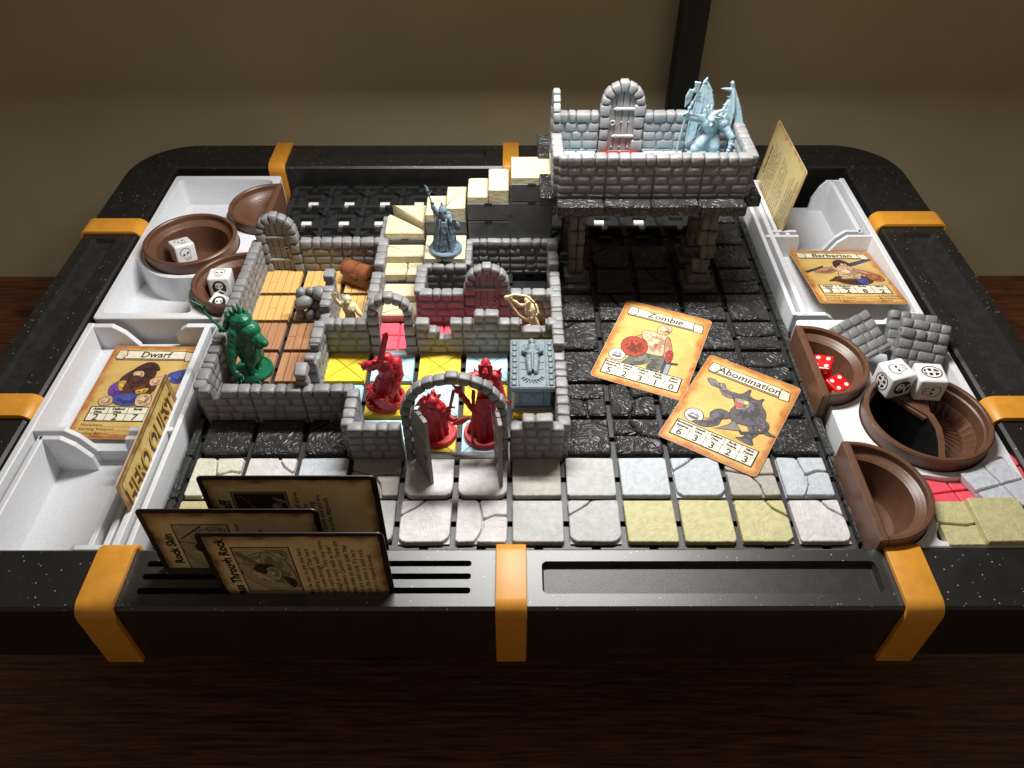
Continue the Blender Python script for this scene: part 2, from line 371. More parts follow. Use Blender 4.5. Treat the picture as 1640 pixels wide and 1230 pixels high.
b = MB(); b.box(hx-11, hx+11, hy+.95, hy+1.05, hz-1.78, hz+.4, ch=.03); b.box(hx-11, hx+11, hy+.3, hy+.95, hz+.3, hz+.4); b.obj('added_light_blocker', M_POST, lamp)  # unseen plate added behind the lamp, sized to cut its light off the wall
ld = bpy.data.lights.new('lamp_light', 'AREA'); ld.shape = 'RECTANGLE'; ld.size, ld.size_y = LAMP_SIZE; ld.energy = LAMP_POWER; ld.color = (1.0, .98, .94)
lo = bpy.data.objects.new('lamp_light', ld); COL.objects.link(lo); lo.location = (LAMP_AT[0], LAMP_AT[1], LAMP_AT[2])

# ================================================================ BLACK FRAME
b = MB(); b.box(-7.5, 7.8, 3, 11.5, ZT+.004, -1.05, ch=.05)
props(b.obj('pedestal', M_POST), 'plain black pedestal box standing on the table under the frame', 'pedestal')
FX0, FX1, FY0, FY1 = -10.72, 11.02, -1.43, 13.62       # outer edges
IX0, IX1, IY0, IY1 = -9.36, 9.42, -.3, 12.32           # inner edges
ZB = -1.05
def rail(name, label, x0, x1, y0, y1, cuts=(), slots=(), depth=.12):
    """one straight length of frame, with pockets sunk in its top"""
    t = thing(name, label, 'frame rail', ((x0+x1)/2, (y0+y1)/2, ZB), 0, 'black rails of the game frame')
    ox, oy = (x0+x1)/2, (y0+y1)/2; c = .05
    out = [(x0-ox, y0-oy), (x1-ox, y0-oy), (x1-ox, y1-oy), (x0-ox, y1-oy)]; top = inset(out, c); h = ZF-ZB
    b = MB(); b.wall(out, 0, h-c); b.wall(out, h-c, h, loop1=top)
    holes = [rrect(a-ox, b_-ox, c_-oy, d-oy, .09) for a, b_, c_, d in cuts]; sl = [rrect(a-ox, b_-ox, c_-oy, d-oy, .045) for a, b_, c_, d in slots]
    b.plate(top, holes+sl, h); b.add([(x, y, 0) for x, y in out], [(3, 2, 1, 0)])
    for l in sl: b.wall(l, h-.6, h, inward=True); b.plate(l, [], h-.6)
    b.obj('body', M_BLKR, t, smooth=False)
    for l in holes:
        k = MB(); lo_ = inset(l, .035); k.wall(lo_, h-depth, h, inward=True, loop1=l); k.plate(lo_, [], h-depth); k.obj('recess', M_GRID, t)
    return t
rail('frame_rail', 'front black rail with three card slots, left of the middle orange clip', -6.5, .0, FY0, IY0, slots=[(-5.95, -.63, y-.055, y+.055) for y in (-.6, -.84, -1.1)])
rail('frame_rail', 'front black rail with one long sunken tray, right of the middle orange clip', .005, 6.5, FY0, IY0, cuts=[(.52, 6.0, -1.16, -.56)])
rail('frame_rail', 'back black rail with a long groove behind the empty grid', -6.5, 0, IY1, FY1, cuts=[(-5.5, -.7, 12.85, 13.3)])
rail('frame_rail', 'back black rail mostly hidden behind the raised balcony', .005, 6.6, IY1, FY1, cuts=[(.8, 5.9, 12.85, 13.3)])
rail('frame_rail', 'left black rail with a long sunken tray, dusted with white specks', FX0, IX0, 2.85, 9.25, cuts=[(-10.4, -9.82, 3.4, 8.8)])
rail('frame_rail', 'right black rail with a long sunken tray, beside the character card', IX1, FX1, 2.85, 9.45, cuts=[(9.86, 10.66, 3.4, 9.0)])
def corner(label, sx, sy):
    """rounded L-shaped corner of the frame"""
    X0, Y0 = (FX0, FY0) if (sx < 0 and sy < 0) else (FX0 if sx < 0 else FX1, FY0 if sy < 0 else FY1)
    ix = IX0 if sx < 0 else IX1; iy = IY0 if sy < 0 else IY1
    ye = 9.255 if (sy > 0 and sx < 0) else 9.455 if sy > 0 else 2.845; xe = sx*6.505 if not (sx > 0 and sy > 0) else 6.605
    r = 1.7; cx, cy = X0-sx*r, Y0-sy*r
    a = arc(cx, cy, r, 0, 90, 10)
    pts = [(X0, ye)]+[(cx+sx*abs(p[0]-cx), cy+sy*abs(p[1]-cy)) for p in a]+[(xe, Y0), (xe, iy), (ix, iy), (ix, ye)]
    if sum(pts[i-1][0]*pts[i][1]-pts[i][0]*pts[i-1][1] for i in range(len(pts))) < 0: pts = pts[::-1]
    t = thing('frame_corner', label, 'frame corner', (cx, cy, ZB), 0, 'black corner pieces of the game frame')
    b = MB(); b.prism([(x-cx, y-cy) for x, y in pts], 0, ZF-ZB, ch=.05); b.obj('body', M_BLK, t)
    b = MB(); b.box(ix-cx-.012+sx*.05, ix-cx+.012+sx*.05, iy-cy-.5, iy-cy+.35, ZF-ZB-.3, ZF-ZB+.012); b.obj('seam', M_GRID, t)
corner('rounded back left corner of the black frame', -1, 1); corner('rounded back right corner of the black frame behind the leaning card', 1, 1)
corner('front left corner of the black frame below the empty card box', -1, -1); corner('front right corner of the black frame below the loose floor pieces', 1, -1)
def clip(label, x, y, axis, w=.52, back=1):
    """orange strap over a rail; the profile is swept along the strap's width"""
    t = thing('frame_clip', label, 'clip', (x, y, ZB-.05), 0, 'orange clips around the frame')
    L0 = (IX0-FX0 if x < 0 else FX1-IX1) if axis == 'x' else (IY0-FY0 if y < 5 else FY1-IY1)
    h = ZF-ZB+.05; hw = L0/2; th = .11
    def prof(e, r, z1):
        return [(-hw-e, 0)]+[(-hw-e+r-r*math.cos(a), z1-r+r*math.sin(a)) for a in [PI/2*i/6 for i in range(7)]]+[(hw+e-r+r*math.sin(a), z1-r+r*math.cos(a)) for a in [PI/2*i/6 for i in range(7)]]+[(hw+e, 0)]
    o_, i_ = prof(th, .24, h+th), prof(.004, .06, h+.004); n = len(o_); v = []; c = .025
    for s, q in ((-1, o_), (1, o_), (-1, i_), (1, i_)):
        v += [(s*w/2, p, z) for p, z in q]
    f = []
    for k in range(n-1):
        f += [(k, n+k, n+k+1, k+1), (2*n+k, 2*n+k+1, 3*n+k+1, 3*n+k), (k, k+1, 2*n+k+1, 2*n+k), (n+k, 3*n+k, 3*n+k+1, n+k+1)]
    f += [(0, 2*n, 3*n, n), (n-1, 2*n-1, 4*n-1, 3*n-1)]
    bm = bmesh.new(); vs = [bm.verts.new(p if axis == 'y' else (p[1], -p[0], p[2])) for p in v]
    for q in f: bm.faces.new([vs[i] for i in q])
    bmesh.ops.recalc_face_normals(bm, faces=bm.faces)
    ed = [e for e in bm.edges if len(e.link_faces) == 2 and e.calc_face_angle(0) > 1.2]
    bmesh.ops.bevel(bm, geom=ed, offset=c, segments=2, profile=.6, affect='EDGES')
    me = bpy.data.meshes.new('strap'); bm.to_mesh(me); bm.free(); me.materials.append(M_CLIP)
    me.polygons.foreach_set('use_smooth', [True]*len(me.polygons)); me.set_sharp_from_angle(angle=R(28)); link('strap', me, t)
fy, by, lx, rx = (FY0+IY0)/2, (FY1+IY1)/2, (FX0+IX0)/2, (FX1+IX1)/2
clip('orange clip on the front rail left of the standing spell cards', -6.5, fy, 'y', .6)
clip('orange clip at the middle of the front rail', .02, fy, 'y', .5)
clip('orange clip on the front rail under the brown half bowl at lower right', 6.5, fy, 'y', .6)
clip('orange clip on the back rail above the brown half bowl at upper left', -6.56, by, 'y', .46)
clip('orange clip on the back rail behind the cream stairs', .02, by, 'y', .46)
clip('orange clip on the left rail beside the tray holding the round dice bowl', lx, 9.25, 'x', .6)
clip('orange clip on the left rail cut by the picture edge, beside the hero card', lx, 2.95, 'x', .6)
clip('orange clip on the right rail beside the card tray at upper right', rx, 9.55, 'x', .6)
clip('orange clip on the right rail cut by the picture edge, beside the big divided bowl', rx, 2.85, 'x', .6)

# ================================================================ BASE GRID
g = thing('floor_grid', 'black plastic grid of square sockets that carries every floor tile', 'grid board', (0, 0, 0))
b = MB(); b.box(-6.22, 6.22, -.27, 12.3, -1.0, -.22); 
BW = .058
for i in range(-6, 7):
    for j in range(12):
        hid = not (j < 3 or i >= 1 or j >= 8)
        for a0, a1 in ((j+BW, j+.44), (j+.56, j+1-BW)): b.box(i-BW, i+BW, a0, a1, -.22, 0)
        b.box(i-BW, i+BW, j+.44, j+.56, -.22, -.12)
for j in range(0, 13):
    for i in range(-6, 6):
        for a0, a1 in ((i+BW, i+.42), (i+.58, i+1-BW)): b.box(a0, a1, j-BW, j+BW, -.22, 0)
        b.box(i+.42, i+.58, j-BW, j+BW, -.22, -.12)
for i in range(-6, 7):
    for j in range(13): b.box(i-BW, i+BW, j-BW, j+BW, -.22, 0)
b.obj('lattice', M_GRID, g)
gus = MB()                                   # corner gussets of the empty sockets, at the back
for j in range(8, 12):
    for i in range(-6, 6):
        if i > 0 and j < 9: continue
        for sx in (0, 1):
            for sy in (0, 1):
                x = i+sx*1; y = j+sy*1; dx = 1 if sx == 0 else -1; dy = 1 if sy == 0 else -1
                p = [(x+dx*BW, y+dy*BW), (x+dx*(BW+.2), y+dy*BW), (x+dx*BW, y+dy*(BW+.2))]
                if dx*dy < 0: p = p[::-1]
                gus.prism(p, -.22, -.1, bottom=False)
        gus.box(i+.33, i+.67, j+.62, j+.74, -.22, -.12); 
gus.obj('gusset', M_GRID, g)['kind'] = 'stuff'
me = None
M_SLOT = mat('pale_slot_insert', (.75, .74, .72), .4, .05)
for x, y in [(-5.47, 11.37), (-4.47, 11.37), (-3.48, 11.37), (-2.53, 11.37), (-5.49, 10.4), (-4.48, 10.4), (-3.52, 10.4), (2.4, 10.45), (3.47, 10.45)]:
    if me is None: k = MB(); k.box(-.13, .13, -.075, .075, -.215, -.15); me = k.mesh('slot_insert', M_SLOT)
    link('slot_insert', me, g, (x, y, 0))

# ================================================================ TRAYS
def pocket(p, rect, circles, n=120):
    """outline seen from p: a rectangle with round sockets cut out"""
    x0, x1, y0, y1 = rect; out = []
    for i in range(n):
        a = 2*PI*i/n; dx, dy = math.cos(a), math.sin(a); t = 1e9
        if dx > 1e-9: t = min(t, (x1-p[0])/dx)
        if dx < -1e-9: t = min(t, (x0-p[0])/dx)
        if dy > 1e-9: t = min(t, (y1-p[1])/dy)
        if dy < -1e-9: t = min(t, (y0-p[1])/dy)
        for cx, cy, r in circles:
            ox, oy = p[0]-cx, p[1]-cy; bq = ox*dx+oy*dy; q = bq*bq-(ox*ox+oy*oy-r*r)
            if q > 0:
                s = -bq-math.sqrt(q)
                if s > 0: t = min(t, s)
        out.append((p[0]+dx*t, p[1]+dy*t))
    for _ in range(3):
        out = [tuple((Vector(out[i-1])+Vector(out[i])*2+Vector(out[(i+1) % n]))/4) for i in range(n)]
    return out
ZR = .42
def cup_tray(label, rect, pockets, bowls):
    x0, x1, y0, y1 = rect; cx, cy = (x0+x1)/2, (y0+y1)/2
    t = thing('token_tray', label, 'tray', (cx, cy, -.95), 0, 'white token trays'); L_ = lambda pts: [(x-cx, y-cy) for x, y in pts]
    z1 = ZR+.95; b = MB(); out = L_(rrect(x0, x1, y0, y1, .08)); top = inset(out, .02)
    # the inner side opens where half bowls sit: their sockets are cut through the edge
    b.wall(out, 0, z1-.02); b.wall(out, z1-.02, z1, loop1=top)
    holes = [L_(p) for p, zf in pockets]
    for bx, by_, r, half in bowls:
        if half == 0: holes.append(L_(arc(bx, by_, r+.012, 0, 360*.9999, 64)[:-1]))
        else:
            s = half; q = arc(bx, by_, r+.012, 90, 270, 40) if s > 0 else arc(bx, by_, r+.012, -90, 90, 40)
            q = [(min(max(x, x0+.04), x1-.04), min(max(y, y0+.06), y1-.06)) for x, y in q]; holes.append(L_(q))
    b.plate(top, holes, z1)
    for h, (p, zf) in zip(holes, pockets):
        lo_ = inset(h, .05); b.wall(lo_, zf+.95, z1, inward=True, loop1=h); b.plate(lo_, [], zf+.95)
    for h in holes[len(pockets):]: b.wall(h, .02, z1, inward=True)
    b.plate(out, [], .02)
    return b.obj('tray_body', M_TRAY, t, smooth=False), t
BWL = {'LB': (-6.22, 9.98, 1.02), 'LR': (-7.8, 8.43, 1.11), 'LF': (-6.24, 6.8, 1.04), 'R1': (6.24, 4.06, 1.07), 'RR': (7.96, 2.5, 1.17), 'R2': (6.24, .74, 1.1)}
rc = (-9.27, -6.34, 5.72, 11.9)
cup_tray('white tray at upper left with the round bowl of one die, two empty pockets', rc,
  [(pocket((-8.4, 6.6), (-9.12, -6.9, 5.9, 9), [(BWL['LR'][0], BWL['LR'][1], 1.24), (BWL['LF'][0], BWL['LF'][1], 1.18)]), -.25),
   (pocket((-8.3, 10.8), (-9.12, -6.5, 9, 11.7), [(BWL['LR'][0], BWL['LR'][1], 1.24), (BWL['LB'][0], BWL['LB'][1], 1.16)]), -.35)],
  [(*BWL['LR'], 0), (*BWL['LB'], 1), (*BWL['LF'], 1)])
rc = (6.32, 9.3, -.27, 5.66)
cup_tray('white tray at lower right holding the wall pieces and loose floor pieces', rc,
  [(pocket((8.5, 4.75), (7.2, 9.14, 3.4, 5.5), [(BWL['R1'][0], BWL['R1'][1], 1.2), (BWL['RR'][0], BWL['RR'][1], 1.3)]), -.35),
   (pocket((8.3, .55), (7.0, 9.16, -.17, 2.2), [(BWL['RR'][0], BWL['RR'][1], 1.3), (BWL['R2'][0], BWL['R2'][1], 1.25)]), -.3)],
  [(*BWL['RR'], 0), (*BWL['R1'], -1), (*BWL['R2'], -1)])
def card_tray(label, loc, rz):
    """tray with a deep card box (low y) and a flat bay (high y); ribs for standing cards on the +x side"""
    t = thing('card_tray', label, 'tray', loc, rz, 'white card trays'); w, l = 2.94, 5.92; x0, x1, y0, y1 = -w/2, w/2, -l/2, l/2; h = ZR+.95; q = .78; f = q-.05
    b = MB(); b.box(x0, x1, y0+2.75, y1, 0, f); b.box(x0, x1, y0, y0+2.75, 0, .42); b.obj('tray_floor', M_TRAY, t)
    b = MB(); b.box(x0, x0+.14, y0, y1, .01, h, ch=.02); b.obj('side_wall', M_TRAY, t)
    b = MB(); b.box(x0+.3, x0+.42, y0+.1, y0+2.62, .02, h-.03, ch=.02); b.obj('inner_wall', M_TRAY, t)
    b = MB(); b.box(x1-.1, x1, y0, y1, .01, h, ch=.02); b.box(x1-.34, x1-.22, y0+.02, y1-.02, .01, h-.004, ch=.015); b.obj('side_wall', M_TRAY, t)
    for dx in (.52, .78): b = MB(); b.box(x1-dx, x1-dx+.1, y0+.12, y0+2.7, .02, h-.06, ch=.015); b.obj('rib', M_TRAY, t)
    def stub(xa, xb, y, th, slope):
        p = [(xa, f-.5), (xb+slope, f-.5), (xb+slope*.98, f+.06), (xb+slope*.5, h-.22), (xb, h-.03), (xa, h-.03)]
        if xa > xb: p = [(xa, f-.5), (xa, h-.03), (xb, h-.03), (xb+slope*.5, h-.12), (xb+slope*.98, h-.3), (xb+slope, f-.5)]
        k = MB(); k.prism([(px, pz) for px, pz in p], -th/2, th/2, ch=.012); k.xf(Matrix.Translation((0, y, 0)) @ Matrix.Rotation(PI/2, 4, 'X'))
        k.obj('partition', M_TRAY, t)
    stub(x0+.1, x0+.75, y0+2.78, .1, .42); stub(x0+.35, x0+.75, y0+2.56, .1, .42); stub(x1-.12, x1-.95, y0+2.78, .1, -.06); stub(x1-.36, x1-.95, y0+2.56, .1, -.06)
    stub(x0+.1, x0+.5, y0+.1, .1, .3); stub(x1-.12, x1-.95, y0+.1, .1, -.25)
    stub(x0+.02, x0+.55, y1-.06, .12, .45); stub(x1-.02, x1-.75, y1-.06, .12, -.3)
    return t
card_tray('white tray at lower left, a hero card in it beside an empty box', (-7.83, 2.62, -.95), 0)
card_tray('white tray at upper right, a character card leaning in it', (7.78, 8.8, -.95), PI)

# ================================================================ BOWLS
def bowl(label, key, half, floor=-.1, cone=.55, hole=False):
    cx, cy, r = BWL[key]; t = thing('dice_bowl', label, 'bowl', (cx, cy, -.4), 0, 'brown printed bowls'); z1 = 1.12
    a0, a1 = (0, 2*PI) if not half else ((PI/2, 3*PI/2) if half < 0 else (-PI/2, PI/2))
    prof = [(cone*r, 0), (r*.94, .2), (r-.015, .75), (r, z1-.03), (r-.03, z1), (r-.08, z1), (r-.1, z1-.02), (r-.105, z1-.14), (r-.14, z1-.16)]
    inn = [(cone*r*1.08+(r*.9-.14-cone*r*1.08)*((k/6)**.75), .18+(z1-.42)*((k/6)**1.5)) for k in range(6, -1, -1)]
    if not hole: prof += inn+[(.001, .17)]
    else: prof += [(r*.9-.12, .3), (r*.9-.14, -.02)]
    b = MB(); b.lathe(prof, 56 if not half else 32, a0, a1); b.obj('bowl_body', M_BOWL, t, smooth=True, auto=40)
    if half:
        s = -half; b = MB(); b.box(-.06 if half < 0 else -.09, .09 if half < 0 else .06, -r, r, .12, z1, ch=.025); o = b.obj('flat_side', M_BOWL, t, loc=(s*.05, 0, 0))
        b = MB(); b.box(-.012, .012, -r+.06, r-.06, z1-.02, z1+.012); b.obj('rim_line', M_BOWL, t, loc=(s*.05, 0, 0))
    return t
bowl('brown half bowl at upper left with an empty cone, beside the empty grid', 'LB', -1, cone=.15)
bowl('round brown bowl holding a single white die', 'LR', 0, cone=.62)
bowl('brown half bowl holding two white dice behind the left stone wall', 'LF', -1, cone=.5)
bowl('brown half bowl holding two red dice', 'R1', 1, cone=.5)
bowl('empty brown half bowl at the lower right', 'R2', 1, cone=.6)
t = bowl('large round brown bowl split in two, two white dice on its ledge', 'RR', 0, hole=True)
r = BWL['RR'][2]-.1
# divider, ridged ramp and ledge
b = MB(); pts = [(-.62, .95), (-.2, .42), (.08, .1), (.1, -.25), (.02, -.6), (-.12, -.98)]
p2 = pts+[(x+.09, y+.02) for x, y in pts[::-1]]; b.prism(p2[::-1], .0, .98, ch=.02); b.obj('divider', M_BOWL, t)
b = MB(); p3 = [(x-.006, y) for x, y in pts]+[(x-.02, y-.004) for x, y in pts[::-1]]; b.prism(p3, .0, .955); b.obj('hole_shade_sheet', M_POST, t)  # black sheet on the divider's left face, shade put in as colour
b = MB(); b.prism([(-.62, .9), (.02, .06), (.16, .06), (.22, .36), (.36, .92), (.0, 1.02)], .86, .95, ch=.02); b.obj('ledge', M_BOWL, t)
b = MB(); ap = (.14, .15); ns = 15; a0, a1 = -98, 62; prev = None
ramp = []
for i in range(ns*2+1):
    a = R(a0+(a1-a0)*i/(ns*2)); dx, dy = math.cos(a), math.sin(a); bq = ap[0]*dx+ap[1]*dy; s = -bq+math.sqrt(max(0, bq*bq-(ap[0]**2+ap[1]**2-(r-.08)**2)))
    zz = .66 if i % 2 else .585; ramp.append(((ap[0]+dx*.06, ap[1]+dy*.06, zz+.02), (ap[0]+dx*s*.82, ap[1]+dy*s*.82, zz-.12), (ap[0]+dx*s, ap[1]+dy*s, .74)))
v = [p for q in ramp for p in q]; b.add(v, [(3*i+k, 3*i+k+1, 3*i+4+k, 3*i+3+k) for i in range(ns*2) for k in (0, 1)]); b.obj('ridged_ramp', M_BOWL, t)
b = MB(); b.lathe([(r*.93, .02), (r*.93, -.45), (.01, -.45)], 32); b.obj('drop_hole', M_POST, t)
b = MB(); b.lathe([(.985, .9), (.955, .7), (.90, .45), (.86, .25), (.85, -.3)], 28, R(112), R(262)); b.obj('hole_shade_sheet', M_POST, t, smooth=True)  # black sheet over the brown bowl wall, colouring in the hole's darkness
# ================================================================ FLOOR TILES
def wob(pts, a, k=2):
    out = []
    for i, p in enumerate(pts):
        q = pts[(i+1) % len(pts)]
        for t in range(k):
            u = t/k; x = p[0]+(q[0]-p[0])*u; y = p[1]+(q[1]-p[1])*u; out.append((x+rnd.uniform(-a, a), y+rnd.uniform(-a, a)))
    return out
H = .446
def rc_poly(pts, r=.05):
    out = []; n = len(pts)
    for i in range(n):
        p, a, c = Vector(pts[i]), Vector(pts[i-1]), Vector(pts[(i+1) % n]); ra = min(r, (a-p).length*.4, (c-p).length*.4)
        out += [tuple(p+(a-p).normalized()*ra), tuple(p+((a-p).normalized()+(c-p).normalized())*ra*.28), tuple(p+(c-p).normalized()*ra)]
    return out
PAT = {
 'whole': [[(-H, -H), (H, -H), (H, H), (-H, H)]],
 'round': [[(-H, -H+.12), (-H+.05, -H+.05), (-H+.12, -H), (H-.14, -H), (H-.04, -H+.05), (H, -H+.14), (H, H), (-H, H)]],
 'corner': [[(-H, -H+.1), (-H+.1, -H), (H-.12, -H), (H, -H+.12), (H, H), (0, H), (-.15, .3), (-H, .1)], [(-H, .13), (-.17, .325), (-.03, H), (-H, H)]],
 'right': [[(-H, -H), (H-.1, -H), (H, -H+.1), (H, .06), (.2, .25), (.1, H), (-H, H)], [(H, .1), (H, H), (.14, H), (.23, .28)]],
 'three': [[(-H, -H), (-.13, -H), (.0, -.2), (-.0, .05), (-.08, H), (-H, H)], [(-.09, -H), (H, -H), (H, .08), (.25, .1), (.035, .0), (.035, -.2)], [(-.045, H), (.03, .05), (.25, .145), (H, .12), (H, H)]],
 'three_b': [[(-H, -H), (.12, -H), (.1, -.2), (-.05, .02), (-H, .12)], [(.155, -H), (H, -H), (H, .02), (-.0, .01), (.13, -.19)], [(-H, .16), (-.05, .05), (H, .06), (H, H), (-H, H)]],
 'bands': [[(-H, -H), (H, -H), (H, .0), (.0, -.08), (-H, -.02)], [(-H, .02), (0, -.04), (H, .04), (H, H), (-H, H)]],
 'split_b': [[(-H, -H), (H, -H), (H, -.1), (.1, 0), (-H, .02)], [(-H, .06), (.03, .04), (-.2, H), (-H, H)], [(.08, .035), (H, -.06), (H, H), (-.16, H)]],
 'ybreak': [[(-H, .1), (-.05, .02), (H, .08), (H, H), (-H, H)], [(-H, -H), (.05, -H), (.0, -.02), (-H, .06)], [(.09, -H), (H, -H), (H, .04), (.04, -.02)]],
 'x4': [[(-H, -H), (H, -H), (0, 0)], [(H, -H), (H, H), (0, 0)], [(H, H), (-H, H), (0, 0)], [(-H, H), (-H, -H), (0, 0)]],
 'quad': [[(-H, -H), (.02, -H), (.02, .0), (-H, .02)], [(.05, -H), (H, -H), (H, -.04), (.05, -.0)], [(-H, .05), (.02, .03), (.0, H), (-H, H)], [(.05, .03), (H, -.01), (H, H), (.03, H)]],
}
SLABS = {}
def slab_meshes(pat, m, th, chm, wb, var):
    key = (pat, m.name, th, var)
    if key not in SLABS:
        L_ = []
        for p in PAT[pat]:
            q = [tuple(k) for k in p]
            if pat == 'x4': q = inset(q, .006)
            else: q = wob(rc_poly(q, .045 if pat != 'quad' else .02), wb, 1)
            b = MB(); b.prism(q, 0, th, ch=chm, bottom=False); L_.append(b.mesh('slab', m))
        SLABS[key] = L_
    return SLABS[key]
def tile(name, label, x, y, pat, m, z=0., th=.11, chm=.014, wb=.008, group=None, cat='floor tile', rz=0., plate=None, scale=1.):
    t = thing(name, label, cat, (x, y, z), rz, group); t.scale = (scale,)*3
    ms = slab_meshes(pat, m, th, chm, wb, rnd.randrange(3)); n = 'slab' if pat != 'x4' else 'panel'
    if len(ms) > 1 or plate: 
        key = ('plate', (plate or m).name)
        if key not in SLABS: b = MB(); b.box(-H+.0, H-.0, -H, H, -.02, .035); SLABS[key] = b.mesh('plate', plate or m)
        link('plate', SLABS[key], t)
    for me_ in ms: link(n, me_, t, (0, 0, 0))
    return t
def stone_m(name, c): return mat(name, c, .6, .12, .22, 22, 9, contour=1.6)
M_SW, M_SG, M_SB, M_ST, M_SO, M_SI = stone_m('white_floor_stone', (.60, .575, .57)), stone_m('grey_floor_stone', (.43, .44, .42)), stone_m('bluish_floor_stone', (.46, .50, .54)), stone_m('tan_floor_stone', (.38, .355, .315)), stone_m('olive_floor_stone', (.52, .48, .25)), stone_m('ivory_floor_stone', (.64, .61, .51))
NTH = ['first', 'second', 'third', 'fourth', 'fifth', 'sixth', 'seventh', 'eighth', 'ninth', 'tenth', 'eleventh', 'twelfth']
row1 = [('three', M_SI, 'ivory', 'cracked'), ('right', M_SW, 'white', 'cracked'), ('whole', M_SB, 'pale bluish', 'whole'), ('three_b', M_ST, 'tan', 'half shaded and cracked'), ('round', M_SW, 'white', 'smooth'), ('round', M_SW, 'white', 'smooth'), ('whole', M_ST, 'tan', 'half shaded'), ('whole', M_SG, 'warm grey', 'whole'), ('whole', M_SB, 'pale bluish', 'whole'), ('corner', M_SB, 'pale bluish', 'chipped'), ('three_b', M_ST, 'tan', 'three piece'), ('three', M_SB, 'pale bluish', 'three piece')]
row0 = [('whole', M_SO, 'olive yellow', 'whole'), ('whole', M_SW, 'white', 'whole'), ('whole', M_SG, 'grey', 'whole'), ('round', M_SG, 'grey', 'whole'), ('corner', M_SW, 'white', 'chipped'), ('three', M_SW, 'white', 'three piece'), ('whole', M_SG, 'grey', 'whole'), ('corner', M_SG, 'grey', 'chipped'), ('whole', M_SO, 'olive yellow', 'swirled'), ('whole', M_SO, 'olive yellow', 'pitted'), ('right', M_SO, 'olive yellow', 'cracked'), ('right', M_SW, 'white', 'cracked')]
for r_, row in enumerate((row0, row1)):
    for i, (p, m, c, st) in enumerate(row):
        if r_ == 0 and i in (1, 2): continue
        x = i-6+.5; w_ = 'front' if r_ == 0 else 'second'
        near = ''
        tile('floor_tile', f'{st} {c} stone tile, {NTH[11-i]} from right in the {w_} pale row', x, r_+.5, p, m, group='pale stone floor tiles')
bp = ['whole', 'whole', 'bands', 'whole', 'split_b', 'whole', 'corner', 'whole']
def black(x, y, p, lab): tile('dark_floor_tile', lab, x+.5, y+.5, p, M_BTILE, th=.125, chm=.032, wb=.010, group='black sculpted floor tiles')
for i in range(3): black(-6+i, 2, ['round', 'whole', 'corner'][i], f'black swirled stone tile in shade before the left room, {NTH[i]} from the left')
fix = {(1, 2): 'whole', (2, 2): 'split_b', (1, 3): 'ybreak', (2, 3): 'three', (5, 4): 'bands', (5, 5): 'bands', (1, 4): 'whole', (1, 5): 'corner'}
for y in range(2, 9):
    for x in range(1, 6):
        p = fix.get((x, y), bp[(x*3+y*5) % 8]); wd = {'whole': 'unbroken', 'bands': 'two banded', 'split_b': 'split', 'ybreak': 'broken', 'three': 'three piece', 'corner': 'chipped', 'three_b': 'cracked'}[p]
        where = 'under the balcony' if y > 6 else 'on the open floor'
        black(x, y, p, f'{wd} black tile {where}, {NTH[y-2]} row, {NTH[5-x]} from right')
for y in range(9, 12): black(5, y, bp[y % 8], f'black stone tile in the shade right of the balcony column, {["nearest", "middle", "farthest"][y-9]} of three behind it')
def border(label, x, y):
    t = thing('border_stone', label, 'border stone', (x, y+.5, 0), 0, 'half width black border stones')
    k = rnd.randrange(3); key = ('border', k)
    if key not in SLABS:
        b = MB(); b.prism(wob(rc_poly([(-.07, -.485), (.07, -.485), (.08, .485), (-.07, .485)], .03), .012, 2), -.1, .12, ch=.018, bottom=False); SLABS[key] = b.mesh('body', M_BORD)
    link('body', SLABS[key], t)
for y in range(12): border(f'narrow black border stone on the right edge of the board, {NTH[y]} from the front', 6.13, y)
for y in range(3): border(f'narrow black border stone on the left edge of the board, {NTH[y]} from the front', -6.14, y)
# wooden plank tiles
def plank_tile(label, x, y, m, col):
    t = thing('plank_tile', label, 'floor tile', (x+.5, y+.5, 0), 0, 'wooden plank floor tiles')
    key = ('plk', m.name)
    if key not in SLABS:
        SLABS[key] = [MB().box(-.0835, .0835, -H, H, 0, .10, ch=.008).mesh('plank', m), MB().box(-.0835, .0835, -H, -.03, 0, .10, ch=.008).mesh('plank', m), MB().box(-.0835, .0835, -.022, H, 0, .10, ch=.008).mesh('plank', m), MB().box(-H, H, -H, H, -.02, .05).mesh('plate', m)]
    link('plate', SLABS[key][3], t); cut = rnd.randrange(5)
    for i in range(5):
        px = -.358+.179*i
        if i == cut: link('plank', SLABS[key][1], t, (px, 0, 0)); link('plank', SLABS[key][2], t, (px, 0, 0))
        else: link('plank', SLABS[key][0], t, (px, 0, rnd.uniform(0, .004)))
for x in range(-6, -3):
    for y in range(3, 8):
        if x == -4 and y < 5: continue
        gold = y > 5; w_ = ['left', 'middle', 'right'][x+6]; n = NTH[7-y]
        plank_tile(f'{"golden" if gold else "brown"} plank floor tile, {w_} column, {n} row from the back wall of the left room', x, y, M_PLY if gold else M_PLB, '')
